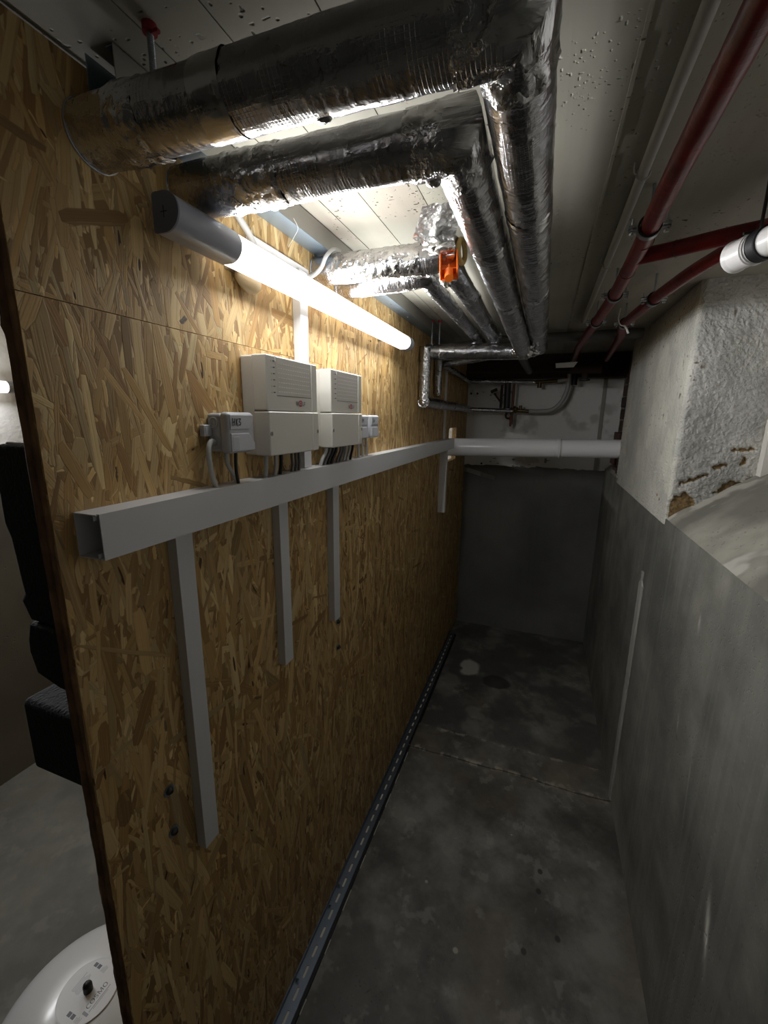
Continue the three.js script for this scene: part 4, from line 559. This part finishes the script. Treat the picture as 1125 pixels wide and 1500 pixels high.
pipeClamp('steel clamp midway on the slanting thinner red pipe', [0.2935, RY, -1.69], [-0.1, 0, -1], 0.0172, 'pipe clamps'); pipeClamp('steel clamp at the bend of the slanting thinner red pipe', [0.2665, RY, -2.06], [-0.07, 0, -1], 0.0172, 'pipe clamps');
{ const z = thing('cable_tie', 'white cable tie with loose tail on the bend of the thinner red pipe', 'cable tie'); part('tie_loop', sweep([V(0.236, 2.205, -1.98), V(0.234, 2.165, -1.985), V(0.245, 2.145, -1.99), V(0.258, 2.142, -1.99)], 0.0022, { smooth: 20, seg: 8 }), WASTE, z); part('tie_tail', sweep([V(0.258, 2.142, -1.99), V(0.266, 2.13, -1.985), V(0.272, 2.112, -1.975)], 0.004, { smooth: 14, seg: 8 }), WASTE, z); }
{ const c = thing('conduit', 'thin grey conduit pipe running along the ceiling left of the red pipe', 'conduit'); part('conduit_tube', sweep([V(0.128, 2.226, 0.5), V(0.129, 2.226, -1.2), V(0.127, 2.226, -2.3)], 0.0095, { seg: 16, bend: 0.1 }), CONDUIT, c);
  for (const z of [-1.0, -1.5]) part('conduit_clip', [ring(V(0.129, 2.224, z), V(0, 0, 1), 0.011, 0.0016, 24), sweep([V(0.118, 2.224, z), V(0.113, 2.222, z + 0.01), V(0.112, 2.238, z + 0.014)], 0.0018, { smooth: 10, seg: 8 })], CONDUIT, c); }
{ const w = thing('waste_pipe', 'white plastic waste pipe end with black rubber ring beside the red pipes', 'pipe'), a = V(0.338, 2.115, -1.165), d = V(0.13, 0, 0.37).normalize(), at = (t) => a.clone().addScaledVector(d, t);
  part('socket', [sweep([at(0), at(0.055)], (t) => (t < 0.06 ? 0.027 : 0.0295 + (t < 0.2 ? 0.002 : 0)), { step: 0.004, seg: 36 })], WASTE, w); part('socket_bead', ring(at(0.05), d, 0.0302, 0.0016), WASTE, w); part('pipe_body', sweep([at(0.05), at(0.85)], 0.0268, { seg: 34 }), WASTE, w); part('rubber_ring', sweep([at(0.063), at(0.085)], 0.0305, { seg: 34, step: 0.004 }), RUBBER, w);
  part('hanger_bracket', [cyl(at(0.058).add(V(0, 0.03, 0)), at(0.058).setY(CEIL), 0.003, 10), sweep([at(0.058).add(V(-0.03, 0.022, 0.01)), at(0.058).add(V(0.02, 0.034, -0.006))], 0.003, { seg: 8 })], DARK_STEEL, w); }
single('steel_pipe', sweep([V(-0.32, 2.205, -2.56), V(0.42, 2.207, -2.56)], 0.024, { seg: 24 }), std({ color: 0x6d6d6c, roughness: 0.6, metalness: 0.3 }), 'grey pipe crossing just under the ceiling behind the red pipes', 'pipe');

// ---------------------------------------------------------------- far wall: duct, valves, hose
{ const d = thing('duct_pipe', 'fat white round pipe crossing from the board wall into the right wall', 'pipe'), a = V(-0.66, 1.583, -2.968), b = V(0.50, 1.606, -3.035), at = (x) => a.clone().lerp(b, (x - a.x) / (b.x - a.x));
  part('pipe_body', sweep([a, at(0.10)], 0.0605, { seg: 44 }), DUCT, d); part('pipe_body', sweep([at(0.10), b], 0.0585, { seg: 44 }), DUCT, d); part('socket_bead', ring(at(0.102), b.clone().sub(a), 0.0615, 0.0042, 44), DUCT, d); part('socket_bead', ring(at(0.075), b.clone().sub(a), 0.0610, 0.0012, 44), DUCT, d); }
{ const m = thing('valve_manifold', 'dark valve fittings between the two foil pipes on the white end wall', 'valve'), z = -3.43;
  part('riser', sweep([V(-0.285, 2.06, z), V(-0.28, 1.85, z)], 0.022, { seg: 20 }), DARK_STEEL, m); part('riser', sweep([V(-0.238, 2.05, z), V(-0.238, 1.74, z)], 0.009, { seg: 14 }), COPPER, m); part('riser', sweep([V(-0.325, 2.03, z), V(-0.325, 1.86, z)], 0.010, { seg: 14 }), RUST, m);
  part('valve_stem', sweep([V(-0.325, 1.90, z), V(-0.375, 1.965, z + 0.04)], 0.007, { seg: 10 }), RUST, m); part('hand_lever', sweep([V(-0.40, 1.975, z + 0.045), V(-0.355, 1.995, z + 0.045)], 0.012, { seg: 12 }), RUST, m);
  part('valve_body', [lump(V(-0.22, 1.85, z), 0.024, 2), cyl(V(-0.25, 1.842, z), V(-0.15, 1.842, z), 0.014, 14), cyl(V(-0.18, 1.84, z), V(-0.18, 1.88, z), 0.011, 12)], BRASS, m); part('drain_cock', [cyl(V(-0.245, 1.80, z), V(-0.245, 1.77, z), 0.012, 12), cyl(V(-0.245, 1.77, z), V(-0.245, 1.725, z), 0.008, 12)], COPPER, m); part('drain_bend', ring(V(-0.262, 1.805, z), V(0, 0, 1), 0.022, 0.008, 20), RUST, m);
  part('foil_patch', lump(V(-0.275, 1.852, z + 0.012), 0.02, 7, [1.5, 0.8, 0.8]), CRUMPLE, m); part('valve_body', [cyl(V(-0.10, 2.046, z), V(0.06, 2.052, z), 0.013, 14), cyl(V(-0.06, 2.046, z), V(-0.06, 2.005, z), 0.015, 12)], BRASS, m); part('white_tail', sweep([V(0.05, 2.052, z), V(0.17, 2.066, z)], 0.010, { seg: 12 }), CABLE, m); }
{ const h = thing('hose', 'grey flexible hose curving up the white end wall from the valve', 'hose'); part('hose_tube', sweep([V(-0.12, 1.838, -3.43), V(-0.04, 1.838, -3.43), V(0.04, 1.85, -3.43), V(0.095, 1.90, -3.43), V(0.125, 1.97, -3.43), V(0.135, 2.05, -3.43), V(0.135, 2.1, -3.42)], 0.0155, { smooth: 60, seg: 18 }), plastic(0xa5a5a2, 0.4), h); part('hose_coupling', cyl(V(-0.17, 1.84, -3.43), V(-0.105, 1.838, -3.43), 0.0135, 14), BRASS, h); }
single('paper_tag', (() => { const s = new THREE.Shape([[0, 0], [0.125, 0.006], [0.105, -0.028], [0.004, -0.03]].map((p) => new THREE.Vector2(...p))), g = new THREE.ExtrudeGeometry(s, { depth: 0.0008, bevelEnabled: false }); g.rotateX(0.5); g.translate(0.03, 2.117, -2.93); return g; })(), plastic(0xe8e8e6, 0.7), 'white paper tag under the ceiling at the far end', 'tag');
single('steel_pipe', sweep([V(-0.56, 2.105, -3.2), V(0.30, 2.10, -3.25)], 0.011, { seg: 14 }), RUST, 'thin dark pipe high up along the white end wall', 'pipe');
{ const v = thing('valve', 'dark bulky valve under the ceiling near the far right corner', 'valve'); part('valve_body', [cyl(V(0.12, 2.09, -3.05), V(0.30, 2.09, -3.05), 0.026, 18), cyl(V(0.21, 2.09, -3.05), V(0.21, 2.03, -3.05), 0.018, 14)], RUST, v); part('hand_wheel', ring(V(0.21, 2.025, -3.05), V(0, 1, 0), 0.028, 0.005, 24), DARK_STEEL, v); }
single('pipe_collar', [cyl(V(0.17, 2.02, -3.4), V(0.17, 2.10, -3.4), 0.02, 14)], RUBBER, 'short black pipe collar against the end wall beside the hose', 'collar');

// ---------------------------------------------------------------- the plant room behind the boards
{ const p = thing('pump_group', 'black foam-clad pump group hung behind the board edge', 'pump'), z0 = -0.42, z1 = -0.72;
  const prof = [[-0.636, 1.735], [-0.80, 1.735], [-0.82, 1.72], [-0.822, 1.605], [-0.812, 1.58], [-0.806, 1.51], [-0.803, 1.485], [-0.815, 1.47], [-0.798, 1.435], [-0.636, 1.43]];
  const shell = (pts, a, b) => { const g = new THREE.ExtrudeGeometry(new THREE.Shape(pts.map((q) => new THREE.Vector2(...q))), { depth: a - b - 0.016, bevelEnabled: true, bevelSize: 0.006, bevelThickness: 0.008, bevelSegments: 3, bevelOffset: -0.006 }); g.translate(0, 0, b + 0.008); return uvMetres(g); };
  part('insulation_shell', shell(prof, z0, z1), FOAM, p); part('pump_cover', shell([[-0.636, 1.432], [-0.798, 1.432], [-0.809, 1.40], [-0.811, 1.375], [-0.80, 1.335], [-0.745, 1.318], [-0.636, 1.31]], z0 + 0.004, z1), FOAM, p); part('shell_lid', rbox(-0.80, -0.637, 1.728, 1.738, z0 - 0.01, z1 + 0.01, 0.003), plastic(0x9fa3ab, 0.5), p, 'pale top face'); }
{ const b = thing('foam_block', 'black foam insulation block behind the boards, under the pump group', 'insulation block'); part('block_shell', uvMetres(rbox(-0.872, -0.634, 1.11, 1.262, -0.42, -0.62, 0.012)), FOAM, b); part('block_joint', [box(-0.8725, -0.64, 1.2615, 1.263, -0.512, -0.515)], INK, b); part('block_bracket', box(-0.66, -0.6318, 1.15, 1.22, -0.45, -0.58), DARK_STEEL, b); }
{ const t = thing('pressure_tank', 'round white pressure tank with printed label on the floor behind the board edge', 'tank'), cx = -0.875, cz = -0.441, prof = [[0, 0.46], [0.05, 0.4595], [0.1, 0.452], [0.145, 0.436], [0.18, 0.41], [0.205, 0.375], [0.22, 0.33], [0.226, 0.28], [0.226, 0.20], [0.218, 0.15], [0.19, 0.10], [0.15, 0.075], [0.08, 0.06], [0, 0.055]].reverse().map((q) => new THREE.Vector2(...q));
  const g = new THREE.LatheGeometry(new THREE.SplineCurve(prof).getPoints(70), 72); g.translate(cx, 0.02, cz); part('tank_shell', g, TANK, t);
  for (let k = 0; k < 3; k++) { const a = k * 2.094 + 0.4; part('tank_foot', rbox(cx + 0.17 * Math.cos(a) - 0.02, cx + 0.17 * Math.cos(a) + 0.02, 0, 0.125, cz + 0.17 * Math.sin(a) - 0.02, cz + 0.17 * Math.sin(a) + 0.02, 0.004), TANK, t); }
  part('filler_cap', [cyl(V(cx, 0.477, cz), V(cx, 0.497, cz), 0.0095, 20), new THREE.SphereGeometry(0.0095, 18, 8, 0, 6.3, 0, 1.571).translate(cx, 0.497, cz)], INK, t, 'black cap');
  const lb = new THREE.CircleGeometry(0.062, 48), m = new THREE.Matrix4().makeBasis(V(0, 0, -1), V(-1, 0, 0), V(0, 1, 0)); { const p = lb.attributes.position; for (let i = 0; i < p.count; i++) { const r = Math.hypot(p.getX(i), p.getY(i)); p.setZ(i, -0.0028 * (r / 0.062) ** 2); } } lb.applyMatrix4(m); lb.translate(cx, 0.4826, cz);
  part('label', lb, printed(512, 512, (q, w) => { q.fillStyle = '#dcdcde'; q.fillRect(0, 0, w, w); q.fillStyle = '#2b2b38'; q.font = '52px sans-serif'; q.textAlign = 'center'; q.save(); q.translate(262, 385); q.scale(1.15, 1); q.fillText('COSMO', 0, 0); q.restore(); q.fillStyle = '#8d8d98'; q.fillRect(150, 405, 215, 7); q.fillRect(120, 360, 22, 60); q.fillRect(180, 420, 150, 5);
    const r = rng(3); for (const [x, y, a] of [[62, 300, 0.0], [405, 180, 0.0]]) { q.fillStyle = '#3a3a48'; for (const k of [0, 1]) q.fillRect(x, y - 62 + k * 46, 34, 38); q.fillStyle = '#76767f'; for (let k = 0; k < 5; k++) q.fillRect(x - 8 + 2 * r(), y + 40 + k * 11, 34 + 26 * r(), 3); void a; } q.fillStyle = '#9a9aa4'; for (let k = 0; k < 7; k++) q.fillRect(190 + 10 * r(), 110 + k * 14, 120 + 40 * r(), 5); q.beginPath(); q.strokeStyle = '#c6c6cb'; q.lineWidth = 3; q.arc(256, 256, 250, 0, 7); q.stroke(); }, { transparent: false, roughness: 0.35 }), t); }

// ---------------------------------------------------------------- origins at the base of each thing, shadows
scene.updateMatrixWorld(true);
for (const g of things) { const b = new THREE.Box3().setFromObject(g), c = V((b.min.x + b.max.x) / 2, b.min.y, (b.min.z + b.max.z) / 2); for (const k of g.children) k.position.sub(c); g.position.copy(c); }
for (const o of scene.children) if (o.isMesh && o.userData.category) { o.geometry.computeBoundingBox(); const b = o.geometry.boundingBox, c = V((b.min.x + b.max.x) / 2, b.min.y, (b.min.z + b.max.z) / 2); o.geometry.translate(-c.x, -c.y, -c.z); o.position.copy(c); }
scene.traverse((o) => { if (o.isMesh) { o.castShadow = o.receiveShadow = true; } });
renderer.render(scene, camera);
